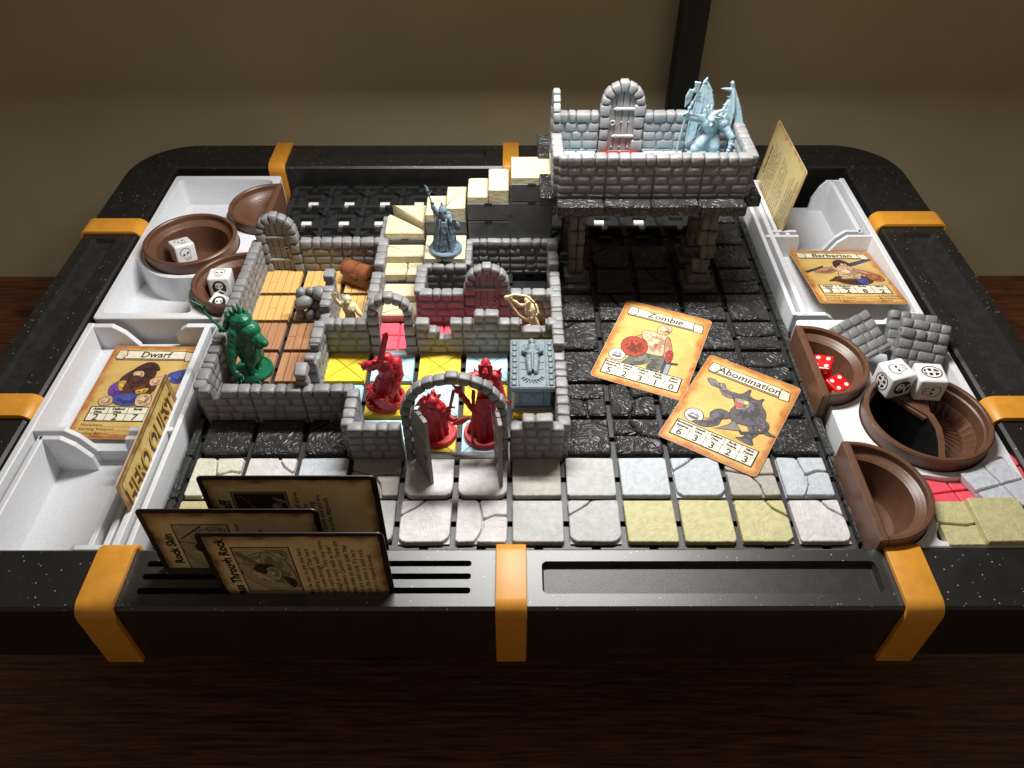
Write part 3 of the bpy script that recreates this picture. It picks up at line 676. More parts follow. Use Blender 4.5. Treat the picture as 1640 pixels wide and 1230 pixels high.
# checkered tiles
for x in range(-4, 1):
    for y in range(2, 5):
        if y == 2 and x == -4: continue
        yel = (x+y) % 2 == (0 if y != 2 else 0)
        yel = {4: [1, 0, 1, 0, 1], 3: [0, 1, 0, 1, 1], 2: [0, 0, 1, 0, 0]}[y][x+4]
        n = ['leftmost', 'second from left', 'third from left', 'fourth from left', 'rightmost'][x+4]
        tile('checker_tile', f'{"yellow" if yel else "pale blue"} crossed tile, {n} column of the checkered room, {["front", "middle", "back"][y-2]} row', x+.5, y+.5, 'x4', M_YEL if yel else M_BLUE, chm=.01, th=.10, wb=0, group='yellow and blue checkered tiles')
for x, n in ((-3, 'through the stone archway'), (-2, 'behind the notched wall'), (-1, 'in front of the red lit door'), (0, 'under the pale archer figure')):
    tile('pink_tile', f'pink four part tile seen {n}', x+.5, 5.5, 'quad', M_PINK, chm=.015, th=.10, group='pink corridor tiles')

# ================================================================ WALL PIECES
CZ = [.02, .13, .335, .54, .745, .97, 1.19]
CORES = {}
def wall(label, x, y, d, tops=(5, 5, 5, 5), z=0., name='stone_wall', length=1, parent_loc=None, group='grey stone wall pieces'):
    """one wall piece from (x, y) along d; tops = courses standing in each quarter"""
    t = thing(name, label, 'wall piece', (x, y, z) if not parent_loc else parent_loc, 0 if d == 'x' else PI/2, group)
    tops = tuple(tops); key = ('core', tops)
    if key not in CORES:
        b = MB()
        for i, k in enumerate(tops): b.box(i*.25+(.006 if i == 0 else 0), i*.25+.25-(.006 if i == 3 else 0), -.082, .082, 0, CZ[k]-.04)
        CORES[key] = b.mesh('core', M_CORE)
    link('core', CORES[key], t)
    for c in range(max(tops)):
        z0, z1 = CZ[c], CZ[c+1]; n = 4 if c >= 4 else rnd.choice((3, 3, 4)) if c else 3
        cut = [0]+[(i+rnd.uniform(-.24, .24))/n for i in range(1, n)]+[1]
        for a, e in zip(cut, cut[1:]):
            if tops[min(3, int((a+e)*2))] <= c: continue
            w_ = e-a; cap = c == tops[min(3, int((a+e)*2))]-1
            o = link('stone', stone(w_, .23 if cap else .205, z1-z0), t, ((a+e)/2, 0, (z0+z1)/2+rnd.uniform(-.004, .004)), (rnd.uniform(-.02, .02), rnd.uniform(-.03, .03), rnd.uniform(-.03, .03)))
            if cap: o.location.z += .008
    return t
F = (5, 5, 5, 5)
wall('front wall of the left room, leftmost piece with a notch in its top', -6, 3, 'x', (5, 4, 5, 5))
wall('front wall of the left room, middle piece, standing over black floor tiles', -5, 3, 'x'); wall('front wall of the left room, right piece ending at the checkered room', -4, 3, 'x')
for i, n in enumerate(('nearest piece, beside the green monster', 'second piece, behind the green monster', 'third piece, before the dice bowl', 'fourth piece, beside the dice bowl', 'far piece, meeting the grey door')):
    wall(f'left outer wall of the plank room, {n}', -6, 3+i, 'y')
wall('back wall of the plank room, piece right of the grey door', -5, 8, 'x'); wall('back wall of the plank room, piece behind the treasure chest', -4, 8, 'x')
for i, n in enumerate(('nearest piece beside the archway', 'second piece beside the chest', 'third piece beside the lower stairs', 'far piece beside the cream corner step')):
    wall(f'wall between plank room and stairs, {n}', -3, 5+i, 'y', [(5, 5, 5, 5), (5, 5, 5, 4), (5, 5, 5, 5), (5, 5, 5, 5)][i])
wall('left wall of the checkered room, whole piece beside the yellow tile', -4, 4, 'y', (4, 5, 5, 5))
wall('ruined wall beside the pile of rocks, short stepped piece', -4, 5, 'y', (4, 4, 5, 5)); wall('ruined wall in the plank room, last broken stub before the treasure chest', -4, 6, 'y', (5, 6, 2, 1))
wall('back wall of the checkered room, whole piece before the reaching pale figure', -4, 5, 'x')
wall('back wall of the checkered room, V notched piece right of the archway', -2, 5, 'x', (5, 4, 3, 5)); wall('back wall of the checkered room, piece with two extra stones on top', -1, 5, 'x', (5, 6, 6, 5)); wall('back wall of the checkered room, gapped piece behind the blue tomb', 0, 5, 'x', (5, 4, 3, 5))
wall('short side wall at the front left of the checkered room', -3, 2, 'y'); wall('front wall of the checkered room, piece left of the double doors', -3, 2, 'x'); wall('front wall of the checkered room, piece right of the double doors with two extra stones', 0, 2, 'x', (5, 6, 6, 5))
for i, (n, tp) in enumerate((('nearest piece at the front corner', F), ('second piece with a dip, beside the tomb front', (5, 5, 5, 3)), ('third piece beside the tomb lid', (4, 5, 5, 5)), ('fourth piece beside the pink corridor', F), ('fifth piece beside the pale archer', (5, 5, 5, 4)), ('far piece beside the dark empty room', (5, 5, 6, 5)))):
    wall(f'right dungeon wall by the black floor, {n}', 1, 2+i, 'y', tp)
wall('red lit wall piece left of the red lit door', -2, 6, 'x'); wall('red lit wall piece behind the pale archer', 0, 6, 'x')
wall('short side wall left of the dark room', -2, 6, 'y'); wall('dark wall piece in front of the wizard', -2, 7, 'x'); wall('short side wall right of the wizard', -1, 7, 'y')
wall('back wall of the dark room, left piece below the stairs', -1, 8, 'x'); wall('back wall of the dark room, right piece below the stairs', 0, 8, 'x')
BZ = 2.7
for i, n in enumerate(('leftmost piece', 'second piece from the left', 'third piece from the left', 'rightmost piece, below the winged demon')): wall(f'front parapet of the raised balcony, {n}', 1+i, 7.03, 'x', z=BZ)
wall('back wall of the raised balcony, piece left of the door', 1, 8.97, 'x', z=BZ); wall('back wall of the raised balcony, piece right of the door', 3, 8.97, 'x', z=BZ); wall('back wall of the raised balcony, piece behind the winged demon', 4, 8.97, 'x', z=BZ)
wall('left parapet of the raised balcony in front of the arch', 1, 7, 'y', z=BZ); wall('right parapet of the raised balcony, near piece', 5, 7, 'y', z=BZ); wall('right parapet of the raised balcony, far piece behind the demon wing', 5, 8, 'y', z=BZ)

M_STRAP = mat('grey_strap_painted_light', (.33, .325, .32), .45, .1, .1, 25)  # door plastic made paler, for the light that raised straps and rivets catch
VST = {}
def voussoirs(t, r0, r1, cz, n, d=.24, m=None, key_=True, a0=0., a1=180.):
    for i in range(n):
        b0, b1 = a0+(a1-a0)*i/n, a0+(a1-a0)*(i+1)/n; key = (r0, r1, n, d, i, a0)
        if key not in VST:
            v, f = chambox(1, 1, 1, .16); ex = .035 if (i == n//2 and key_) else rnd.uniform(-.012, .012); o_ = []
            for x, y, z in v:
                a = R((b0+b1)/2+(b1-b0)*x*.97); rr = r0+(r1+ex-r0)*(z+.5); o_.append((rr*math.cos(a), y*d, rr*math.sin(a)))
            VST[key] = soft(mesh('arch_stone', o_, f, m or M_GREY, True))
        link('arch_stone', VST[key], t, (0, 0, cz))
def arch(label, x, y, z=0., d='x', door=None, name='stone_archway', cat='archway', group='stone arches and doors', thin=.25):
    t = thing(name, label, cat, (x, y, z), 0 if d == 'x' else PI/2, group); cz = 1.16
    voussoirs(t, .29, .49, cz, 7, thin-.01)
    for s in (-1, 1):
        zz = .0
        for h in (.32, .27, .28, .27):
            link('jamb_stone', stone(.23+rnd.uniform(-.02, .03), thin, h), t, (s*.38, 0, zz+h/2+.01)); zz += h+.005
    b = MB(); b.box(-.49, .49, -.1, .1, 0, .06); b.obj('sill', M_GREY, t)
    if door:
        pts = [(-.3, 0), (.3, 0)]+[(.3*math.cos(R(a)), cz+.3*math.sin(R(a))) for a in range(0, 181, 15)]
        xs = [-.3, -.15, 0, .15, .3]
        for a, e in zip(xs, xs[1:]):
            z0, z1 = [cz+math.sqrt(max(0, .0905-k*k)) for k in (a, e)]
            mid = cz+math.sqrt(max(0, .0905-((a+e)/2)**2))
            k = MB(); k.prism([(a+.004, .06), (e-.004, .06), (e-.004, z1), ((a+e)/2, mid), (a+.004, z0)], -.05, .05, ch=.012); k.xf(Matrix.Rotation(PI/2, 4, 'X')); k.obj('plank', door, t)
        s = 1 if 'red' not in label else -1
        for zz in (.42, 1.06):
            k = MB(); k.prism([(-.3, -.03), (.1, -.025), (.12, -.045), (.2, 0), (.12, .045), (.1, .025), (-.3, .03)], -.095, .095, ch=.01)
            k.xf(Matrix.Translation((0, 0, zz)) @ Matrix.Scale(1 if x < 0 else -1, 4, (1, 0, 0)) @ Matrix.Rotation(PI/2, 4, 'X'))
            if x > 0: k.f = [tuple(reversed(q)) for q in k.f]
            k.obj('hinge_strap', M_STRAP, t)
        for q in [(-.18, .15), (0, .15), (.18, .15), (-.16, .75), (0, .75)]:
            k = MB(); k.ell((0, 0, 0), (.02, .02, .02), 8); k.obj('rivet', M_STRAP, t, (q[0] if x < 0 else -q[0], -.055, q[1]), smooth=True)
        k = MB(); n = 14; ring = [((.05*math.cos(2*PI*i/n), 0, .05*math.sin(2*PI*i/n)), .017) for i in range(n+1)]; k.tube(ring, 6, caps=False); k.obj('ring_handle', M_STRAP, t, (.17 if x < 0 else -.2, -.075, .74), smooth=True)
    return t
arch('grey plank door under a stone arch, back corner of the plank room', -5.5, 8, door=M_DOOR, name='arched_door', cat='door')
arch('open stone archway leading from the checkered room to the stairs', -2.5, 5)
arch('plank door under a stone arch, lit red by the pink floor', -.5, 6, door=M_DOOR, name='arched_door', cat='door')
arch('plank door under a stone arch on the raised balcony above a red tile', 2.5, 8.97, BZ, door=M_DOOR, name='arched_door', cat='door')
arch('tall open arch seen edge on at the top of the stairs', 1, 8.5, BZ, 'y', thin=.17)
# ruined arch between plank room and checkered room
t = thing('ruined_arch', 'ruined arch stub between the plank room and the yellow tile', 'archway', (-4, 3.5, 0), PI/2, 'stone arches and doors')
for s, hs in ((-1, (.3, .27, .26, .25)), (1, (.3, .28, .26))):
    zz = 0.
    for h in hs: link('jamb_stone', stone(.22, .24, h), t, (s*.37, 0, zz+h/2+.01)); zz += h+.005
b = MB(); b.box(-.49, .49, -.1, .1, 0, .05); b.obj('sill', M_GREY, t)
link('jamb_stone', stone(.34, .24, .2), t, (-.3, 0, 1.2), (0, -.25, 0)); link('jamb_stone', stone(.24, .22, .16), t, (.34, 0, .95), (0, .3, 0))
# double doors
t = thing('double_door', 'wide stone arch with two plank door leaves swung open toward the pale tiles', 'double door', (-1, 2, 0), 0, 'stone arches and doors')
voussoirs(t, .785, .965, 1.29, 13, .2, m=M_GREY)
for s in (-1, 1):
    zz = 0.
    for h in (.33, .32, .31, .31): link('jamb_stone', stone(.18, .2, h), t, (s*.875, 0, zz+h/2+.01)); zz += h+.004
b = MB(); b.box(-.96, .96, -.1, .1, 0, .13, ch=.03); b.obj('sill', M_GREY, t)
def leaf(hx, ang, sx):
    r_ = .7; lf = bpy.data.objects.new('door_leaf', None)
    k = MB(); k.box(0, r_-.02, -.022, .022, .14, 1.2); o = k.obj('door_leaf', M_DOOR, t, (hx, -.06, 0), (0, 0, ang)); bpy.data.objects.remove(lf)
    n = 3
    for i in range(n):
        a, e = r_*i/n+.005, r_*(i+1)/n-.005
        top = lambda q: 1.27+math.sqrt(max(0, r_*r_-(r_-q)**2))*.72
        k = MB(); k.prism([(a, .12), (e, .12), (e, top(e)), ((a+e)/2, top((a+e)/2)), (a, top(a)-.02 if i else 1.3)], -.035, .035, ch=.008); k.xf(Matrix.Rotation(PI/2, 4, 'X')); k.obj('plank', M_DOOR, o)
    for zz in (.42, 1.05):
        k = MB(); k.box(.02, r_-.06, -.05, .05, zz-.03, zz+.03, ch=.012); k.obj('hinge_strap', M_DOOR, o)
    for q in ((.1, 1.25), (.34, 1.5), (.58, 1.68), (.6, .3), (.35, .3), (.12, .3)):
        k = MB(); k.ell((q[0], -.035, q[1]), (.02, .018, .02), 8); k.ell((q[0], .035, q[1]), (.02, .018, .02), 8); k.obj('rivet', M_DOOR, o, smooth=True)
    k = MB(); k.tube([((.6+.05*math.cos(2*PI*i/12), -.07, .75+.05*math.sin(2*PI*i/12)), .016) for i in range(13)], 6, caps=False); k.obj('ring_handle', M_DOOR, o, smooth=True)
leaf(-.76, R(-62), 1); leaf(.74, R(-82), 1)

# ================================================================ STAIRS
def riser(label, x, y, z0, z1):
    t = thing('riser_block', label, 'riser block', (x+.5, y+.5, z0), 0, 'dark blocks under the stairs'); b = MB(); b.box(-.485, .485, -.485, .485, 0, z1-z0-.004, ch=.02); b.obj('body', M_RISER, t)
    b = MB(); b.box(-.09, .09, -.49, -.4, z1-z0-.045, z1-z0-.002); b.obj('notch', M_GRID, t)
def step(label, x, y, z, slabs):
    t = thing('stair_tile', label, 'stair tile', (x+.5, y+.5, z), 0, 'cream stone stair tiles')
    for pts, h in slabs:
        b = MB(); b.prism(wob(rc_poly(pts, .03), .006, 2), 0, h, ch=.022, bottom=False)
        r = random.Random(3); b.obj('slab', M_CREAM, t)
    return t
q = .47
lowc = [[(-q, -q), (.06, -q), (.1, -.25), (.07, -.01), (-q, -.01)], [(.085, -q), (q, -q), (q, -.01), (.095, -.01), (.125, -.25)]]
low, up = [(-q, -q), (q, -q), (q, -.01), (-q, -.01)], [(-q, .01), (q, .01), (q, q), (-q, q)]
lf, rt = [(-q, -q), (-.01, -q), (-.01, q-.1), (-q, q-.12)], [(.01, -q), (q, -q), (q, q), (.01, q)]
step('lowest cream stair tile behind the stone archway', -3, 6, .06, [(low, .2), (up, .37)])
riser('dark block under the second cream stair tile', -3, 7, 0, .48); step('second cream stair tile, between the wall and the wizard', -3, 7, .48, [(lowc[0], .17), (lowc[1], .175), (up, .35)])
riser('dark block under the cream corner step', -3, 8, 0, .95); step('cream corner stair tile split along its diagonal, at the turn', -3, 8, .95, [([(-q, -q), (q, -q), (q, -.35), (-q+.06, q-.12), (-q, q-.2)], .17), ([(q, -.31), (q, q), (-q+.1, q)], .34)])
riser('dark block under the wizard landing', -2, 7, 0, 1.0); step('flat cream landing tile under the wizard', -2, 7, 1.0, [([(-q, -q), (-.05, -q), (-q, .1)], .1), ([(-.02, -q), (q, -q), (q, q), (-q, q), (-q, .13)], .1)])
riser('dark block under the fourth cream stair tile', -2, 8, 0, 1.45); step('cream stair tile of two blocks behind the wizard', -2, 8, 1.45, [(lf, .17), (rt, .35)])
riser('lower dark block under the fifth cream stair tile', -1, 8, 0, 1.45); riser('upper dark block under the fifth cream stair tile', -1, 8, 1.45, 1.92); step('cream stair tile of two blocks below the top one', -1, 8, 1.92, [(lf, .17), (rt, .35)])
riser('tall lower dark block under the top cream tile', 0, 8, 0, 1.95); riser('upper dark block under the top cream tile', 0, 8, 1.95, 2.42); step('topmost cream tile, beside the raised balcony', 0, 8, 2.42, [([(-q, -q), (q, -q), (q, q), (-q, q)], .16)])

# ================================================================ RAISED BALCONY
t = thing('balcony_platform', 'black stone platform of the raised balcony, standing on crooked columns', 'platform', (3, 8, 2.45))
b = MB(); b.box(-1.98, 1.98, -.98, 1.0, 0, .2, ch=.02); b.obj('deck', M_BLKR, t)
es = [MB().prism(wob(rc_poly([(-.49, -.19), (.49, -.19), (.49, .17), (-.49, .17)], .03), .012, 2), 0, .25, ch=.03).mesh('edge_stone', M_BTILE) for _ in range(3)]
for i in range(4): link('edge_stone', es[i % 3], t, (-1.5+i, -1.18, .0)); link('edge_stone', es[(i+1) % 3], t, (-1.5+i, 1.22, 0))
for s in (-1, 1):
    for y in (-.5, .5): 
        if s < 0 and y > 0: continue
        link('edge_stone', es[1 if y > 0 else 2], t, (s*2.18, y, .0), (0, 0, PI/2))
link('edge_stone', es[0], t, (-2.18, 1.35, .0), (0, 0, PI/2))
for x, c in ((1, 0), (2, 1), (3, 0), (4, 0)):
    for y in (7, 8):
        red = c and y == 8
        tile('balcony_tile', f'{"red" if red else "pale blue"} four part tile on the raised balcony, {["leftmost", "second from left", "third from left", "rightmost"][x-1]} in the {"back" if y == 8 else "front"} row', x+.5, y+.46, 'quad', M_RTILE if red else M_BLUE, z=2.66, th=.1, chm=.012, group='balcony floor tiles')
M_COL = mat('brownish_grey_column', (.105, .098, .085), .6, .3, .7, 14, 7)
def column(label, x, y, bent):
    t = thing('stone_column', label, 'column', (x, y, 0), 0, 'stone columns under the balcony')
    b = MB(); b.box(-.36, .36, -.36, .36, .1, .26, ch=.04); b.obj('plinth', M_COL, t)
    b = MB(); b.box(-.25, .25, -.26, .26, .26, .5, ch=.05); b.obj('plinth_block', M_COL, t)
    for dx, dy in ((-.08, -.085), (.085, -.08), (-.085, .085), (.085, .085)):
        k = 5; z = .5; hh = 1.95/k
        for i in range(k):
            u = i/(k-1); off = (.08*math.sin(u*7)+.1*u, 0) if bent else (0, 0); j = .02 if bent else .008
            link('column_stone', stone(.165 if not bent else .165+.045*((i+1) % 2), .17, hh, M_COL, 2. if bent else 1.2), t, (dx+off[0]+rnd.uniform(-j, j), dy+rnd.uniform(-j, j), z+hh/2)); z += hh
column('upright stone column under the front left of the balcony', 1.52, 7.42, False); column('crooked cracked stone column under the front right of the balcony', 4.45, 7.42, True)
column('shaded stone column behind the front left balcony column', 1.42, 8.35, False); column('shaded stone column at the back right under the balcony', 4.5, 8.5, False)
# ================================================================ DICE
def die(name, label, loc, rz, s, m, tilt=(0, 0), group=None, marks=()):
    t = thing(name, label, 'die', loc, 0, group); t.rotation_euler = Euler((tilt[0], tilt[1], rz), 'XYZ')
    bm = bmesh.new(); bmesh.ops.create_cube(bm, size=s); bmesh.ops.bevel(bm, geom=list(bm.edges), offset=s*.12, segments=4, profile=.6, affect='EDGES')
    me = bpy.data.meshes.new('cube_body'); bm.to_mesh(me); bm.free(); me.materials.append(m); me.polygons.foreach_set('use_smooth', [True]*len(me.polygons)); me.set_sharp_from_angle(angle=R(35))
    link('cube_body', me, t)
    FR = {'top': ((1, 0, 0), (0, 1, 0)), 'front': ((1, 0, 0), (0, 0, 1)), 'right': ((0, 1, 0), (0, 0, 1)), 'left': ((0, -1, 0), (0, 0, 1))}
    for face, kind, rot in marks:
        ex, ey = (Vector(k) for k in FR[face]); ez = ex.cross(ey); ca, sa = math.cos(rot), math.sin(rot); ex, ey = ex*ca+ey*sa, ey*ca-ex*sa
        Mx = Matrix((ex, ey, ez)).transposed().to_4x4()
        if isinstance(kind, int):
            pts = {1: [(0, 0)], 2: [(-1, -1), (1, 1)], 3: [(-1, -1), (0, 0), (1, 1)], 4: [(-1, -1), (1, 1), (-1, 1), (1, -1)], 5: [(-1, -1), (1, 1), (-1, 1), (1, -1), (0, 0)], 6: [(-1, -1), (1, 1), (-1, 1), (1, -1), (-1, 0), (1, 0)]}[kind]
            for x, y in pts: b = MB(); b.prism(arc(x*s*.25, y*s*.25, s*.105, 0, 337.5, 15), s*.5-.004, s*.5+.0025); b.xf(Mx); b.obj('pip', M_WHT, t)
        else: symbol(kind, s, Mx, t)
def symbol(kind, s, Mx, t):
    W_, K_ = 1, 0; b = MB(); u = s*.36; z = s*.5+.001
    def P(pts, mi, k): b.plate([(x*u, y*u) for x, y in (smooth_loop(pts, 3) if len(pts) > 3 else pts)], [], z+k*.0008, mi)
    sk = [(-.62, .1), (-.55, .62), (0, .86), (.55, .62), (.62, .1), (.42, -.2), (.36, -.72), (0, -.8), (-.36, -.72), (-.42, -.2)]
    if kind == 'skull':
        P([(x*1.12, y*1.1+.01) for x, y in sk], K_, 0); P(sk, W_, 1)
        for q in (-1, 1): P([(q*.1, .0), (q*.2, .2), (q*.42, .16), (q*.4, -.06)][::q], K_, 2)
        P([(-.07, -.22), (.07, -.22), (0, -.05)], K_, 2)
        for x in (-.2, 0, .2): b.plate([(x*u-.006, -.74*u), (x*u+.006, -.74*u), (x*u+.006, -.42*u), (x*u-.006, -.42*u)], [], z+.0016, K_)
    else:
        b.plate([(x*u*.86, y*u*1.02) for x, y in arc(0, 0, 1, 0, 350, 35)], [], z, K_)
        if kind == 'wolf':
            b.plate([(x*u*.74, y*u*.9) for x, y in arc(0, 0, 1, 0, 345, 23)], [], z+.0008, W_)
            for q in (-1, 1):
                P([(q*.12, .05), (q*.2, .34), (q*.5, .3), (q*.45, .0)][::q], K_, 2); P([(q*.3, .5), (q*.1, .62), (q*.05, .8), (q*.4, .66)][::-q], K_, 2)
                P([(q*.12, -.3), (q*.5, -.25), (q*.3, -.6), (q*.1, -.7)][::-q], K_, 2)
            P([(-.08, -.2), (.08, -.2), (.0, .0)], K_, 2)
        elif kind == 'wolf_old':
            for q in (-1, 1):
                P([(q*.1, .6), (q*.45, .75), (q*.62, .3), (q*.35, .1)][::-q], W_, 1); P([(q*.08, .0), (q*.55, -.1), (q*.4, -.5), (q*.12, -.7)][::-q], W_, 1)
                P([(q*.2, .3), (q*.34, .38), (q*.36, .24)][::-q], K_, 2)
        else:
            P([(-.45, .1), (-.38, .62), (0, .74), (.38, .62), (.45, .1), (.2, -.12), (-.2, -.12)], W_, 1)
            for q in (-1, 1):
                P([(q*.12, .1), (q*.2, .36), (q*.34, .3), (q*.3, .1)][::q], K_, 2)
                P([(q*.05, -.3), (q*.6, -.62), (q*.5, -.82), (-q*.02, -.46)][::-q], W_, 1)
            P([(-.1, -.2), (.1, -.2), (.08, -.5), (-.08, -.5)], W_, 2)
    b.xf(Mx); b.obj('skull_symbol' if kind == 'skull' else 'shield_symbol', [M_INK, M_WHT], t)
G_ = 'white combat dice'
die('white_die', 'single white die in the round brown bowl at upper left, skull on top', (-8.12, 8.5, .28), R(38), .5, M_WHT, (R(-8), R(6)), G_, [('top', 'skull', .3), ('front', 'skull', .3), ('right', 'wolf', 0)])
die('white_die', 'white die standing higher in the left half bowl, black crossed shield facing out', (-6.72, 6.98, .46), R(6), .5, M_WHT, (R(-6), R(2)), G_, [('top', 'skull', 0), ('front', 'shield', 0)])
die('white_die', 'lower white die in the left half bowl, partly hidden by the stone wall', (-6.66, 6.42, .12), R(-20), .5, M_WHT, (R(14), R(10)), G_, [('top', 'shield', .5), ('front', 'skull', 0)])
die('white_die', 'left of two white dice on the ledge of the big bowl, three faces showing', (7.55, 3.36, .83), R(17), .54, M_WHT, (0, 0), G_, [('top', 'skull', R(90)), ('front', 'shield', R(70)), ('left', 'wolf', 0)])
die('white_die', 'right of two white dice on the ledge of the big bowl, skull facing out', (8.17, 3.26, .83), R(-4), .54, M_WHT, (0, 0), G_, [('top', 'wolf', R(90)), ('front', 'skull', R(-90))])
die('red_die', 'upper red die with white pips in the brown half bowl', (6.52, 4.18, .34), R(-28), .4, M_RDIE, (R(10), R(-14)), 'red dice', [('top', 4, 0), ('front', 2, 0), ('right', 3, 0), ('left', 5, 0)])
die('red_die', 'lower red die with white pips in the brown half bowl', (6.68, 3.68, .24), R(28), .4, M_RDIE, (R(8), R(-4)), 'red dice', [('top', 4, 0), ('front', 5, 0), ('right', 3, 0), ('left', 2, 0)])

# ================================================================ CARDS
M_PAPER = mat('card_edge_paper', (.55, .42, .26), .5, .05)
M_MON = parchment('yellow_parchment_print', (.66, .46, .15), (.46, .19, .045), (.40, .10, .025), 1.0, 1.38, .75)
M_DARKP = parchment('brown_parchment_print', (.90, .70, .38), (.66, .44, .18), (.2, .11, .04), .9, 1.27, .5)
M_BACK = parchment('card_back_print', (.72, .55, .20), (.42, .24, .06), (.22, .09, .02), .96, 1.35)
M_CHAR = parchment('pale_parchment_print', (.60, .50, .24), (.54, .40, .17), (.40, .14, .06), 1.0, 1.38)
M_DBRN = mat('dark_card_border_print', (.022, .012, .009), .4, .2)
M_CRM = mat('cream_print', (.80, .74, .58), .5, .06)
CW, CH_ = 1.0, 1.38
def card(name, label, cat, face, border=None, group='game cards'):
    t = thing(name, label, cat, group=group); b = MB(); b.prism(rrect(-CW, CW, -CH_, CH_, .09), -.02, -.001); b.obj('card_stock', border or M_PAPER, t)
    b = MB()
    if border: b.plate(wob([(-CW+.085, -CH_+.09), (CW-.085, -CH_+.09), (CW-.085, CH_-.09), (-CW+.085, CH_-.09)], .009, 24), [], .0012)
    else: b.plate(rrect(-CW+.008, CW-.008, -CH_+.008, CH_-.008, .085), [], .0008)
    b.obj('printed_face', face, t); return t
def banner(t, title, y=1.02):
    picture([((.30, .22, .12), [(-.80, y+.10), (.80, y+.10), (.86, y-.16), (-.82, y-.16)], 'sharp'), ((.80, .74, .58), [(-.66, y+.12), (.66, y+.12), (.66, y-.11), (-.66, y-.11)], 'sharp'),
             ((.70, .62, .45), [(-.84, y+.14), (-.68, y+.14), (-.64, y-.02), (-.72, y-.14), (-.86, y-.10)], 'sharp'), ((.70, .62, .45), [(.66, y+.10), (.84, y+.08), (.88, y-.16), (.70, y-.18), (.66, y-.02)], 'sharp')], .003, t, 'banner', .018)
    lettering([((title, 0, y, .26), dict(shear=.1, offset=.004))], .0065, M_INK, t, 'title_lettering')
def table_(t, heads, vals, y0, y1, x0=-.84, x1=.84, font=.092):
    n = len(vals); b = MB(); ym = y0+(y1-y0)*.52
    b.plate([(x0, y0), (x1, y0), (x1, y1), (x0, y1)], [], .003, 0); b.plate([(x0+.025, y0+.025), (x1-.025, y0+.025), (x1-.025, y1-.025), (x0+.025, y1-.025)], [], .0036, 1)
    for i in range(1, n): x = x0+(x1-x0)*i/n; b.plate([(x-.006, y0+.02), (x+.006, y0+.02), (x+.006, y1-.02), (x-.006, y1-.02)], [], .0042, 0)
    b.plate([(x0+.02, ym-.006), (x1-.02, ym-.006), (x1-.02, ym+.006), (x0+.02, ym+.006)], [], .0042, 0); b.v = [(x, y, z+.006) for x, y, z in b.v]; b.obj('stat_table', [M_INK, M_CRM], t)
    it = []
    for i, (h, v) in enumerate(zip(heads, vals)):
        x = x0+(x1-x0)*(i+.5)/n; it.append(((v, x, (y0+ym)/2, .24), dict(offset=.004)))
        for k, w_ in enumerate(h.split('|')): it.append(((w_, x, y1-.075-k*.085, font), dict(offset=.005)))
    lettering(it, .012, M_INK, t, 'table_lettering')
SK, SKD, BRN, GRY, DG, STL = (.62, .40, .25), (.40, .2, .12), (.10, .035, .02), (.12, .12, .10), (.05, .05, .055), (.28, .29, .33)
mh = ['Movement|Squares', 'Attack|Dice', 'Defend|Dice', 'Body|Points', 'Mind|Points']
t = card('monster_card', 'card titled Zombie lying askew on the black floor, upper of the two', 'card', M_MON)
banner(t, 'Zombie'); table_(t, mh, ['5', '2', '3', '1', '0'], -1.2, -.74, font=.078)
picture([(DG, [(.34, -.34), (.46, -.3), (.50, -.74), (.40, -.9), (.36, -.74)]), (STL, [(.40, -.42), (.50, -.42), (.50, -1.0), (.45, -1.12), (.41, -1.0)], 'sharp'), (DG, [(.28, -.44), (.62, -.38), (.62, -.33), (.28, -.39)], 'sharp'),
  (GRY, [(-.22, -.22), (.26, -.22), (.34, -.5), (.26, -.74), (.06, -.74), (.04, -.42), (-.16, -.68), (-.46, -.74), (-.44, -.62)]),
  (SKD, [(-.28, .36), (-.46, .16), (-.52, -.06), (-.42, -.1), (-.32, .1), (-.18, .24)]), (SK, [(-.34, .44), (-.08, .5), (.16, .46), (.30, .32), (.24, .02), (.24, -.22), (-.20, -.22), (-.14, .06), (-.30, .22)]),
  (SKD, [(.20, .40), (.32, .28), (.42, -.02), (.46, -.32), (.36, -.34), (.26, -.06)]), ((.35, .03, .03), [(.33, -.02), (.44, -.02), (.47, -.3), (.36, -.3)]), (SK, [(-.02, .48), (-.06, .66), (.04, .8), (.2, .78), (.22, .62), (.12, .48)]), ((.2, .08, .06), [(.08, .62), (.2, .64), (.18, .56)], 'flat'), ((.45, .06, .03), [(.0, .12), (.08, .1), (.04, -.04)], 'flat'), (SKD, [(-.1, .34), (.14, .33), (.13, .28), (-.09, .29)], 'flat'),
  ((.34, .05, .02), [(-.66, -.02), (-.5, .16), (-.24, .12), (-.1, -.12), (-.2, -.4), (-.46, -.46), (-.64, -.28)]), ((.15, .02, .01), [(-.5, .04), (-.38, -.1), (-.24, .02), (-.34, -.2), (-.3, -.34), (-.42, -.24), (-.54, -.3), (-.48, -.14)], 'sharp', 'flat')], .004, t)
def emblem(t, x, y, r):
    picture([((.75, .74, .72), arc(x, y, r, 0, 340, 17)), ((.25, .25, .26), [(x-r*.6, y-.1*r), (x-r*.2, y+r*.5), (x, y+r*.2), (x+r*.25, y+r*.5), (x+r*.6, y-.1*r), (x+r*.2, y-.05*r), (x-r*.2, y-.05*r)], 'flat'), ((.1, .1, .1), [(x-r*.6, y-.2*r), (x+r*.6, y-.2*r), (x+r*.4, y-r*.55), (x-r*.4, y-r*.55)], 'flat')], .0035, t, 'emblem', .02)
emblem(t, -.66, -.52, .17)
lettering([(('© 2021 Hasbro', -.1, -1.28, .075),)], .003, ink((.25, .06, .02)), t, 'small_lettering')
ex = Vector((4.69-2.82, 5.92-6.71, 0)); ey = Vector((.79, 1.87, 0)); basis(t, (3.13, 5.07, .135), ex, ey)
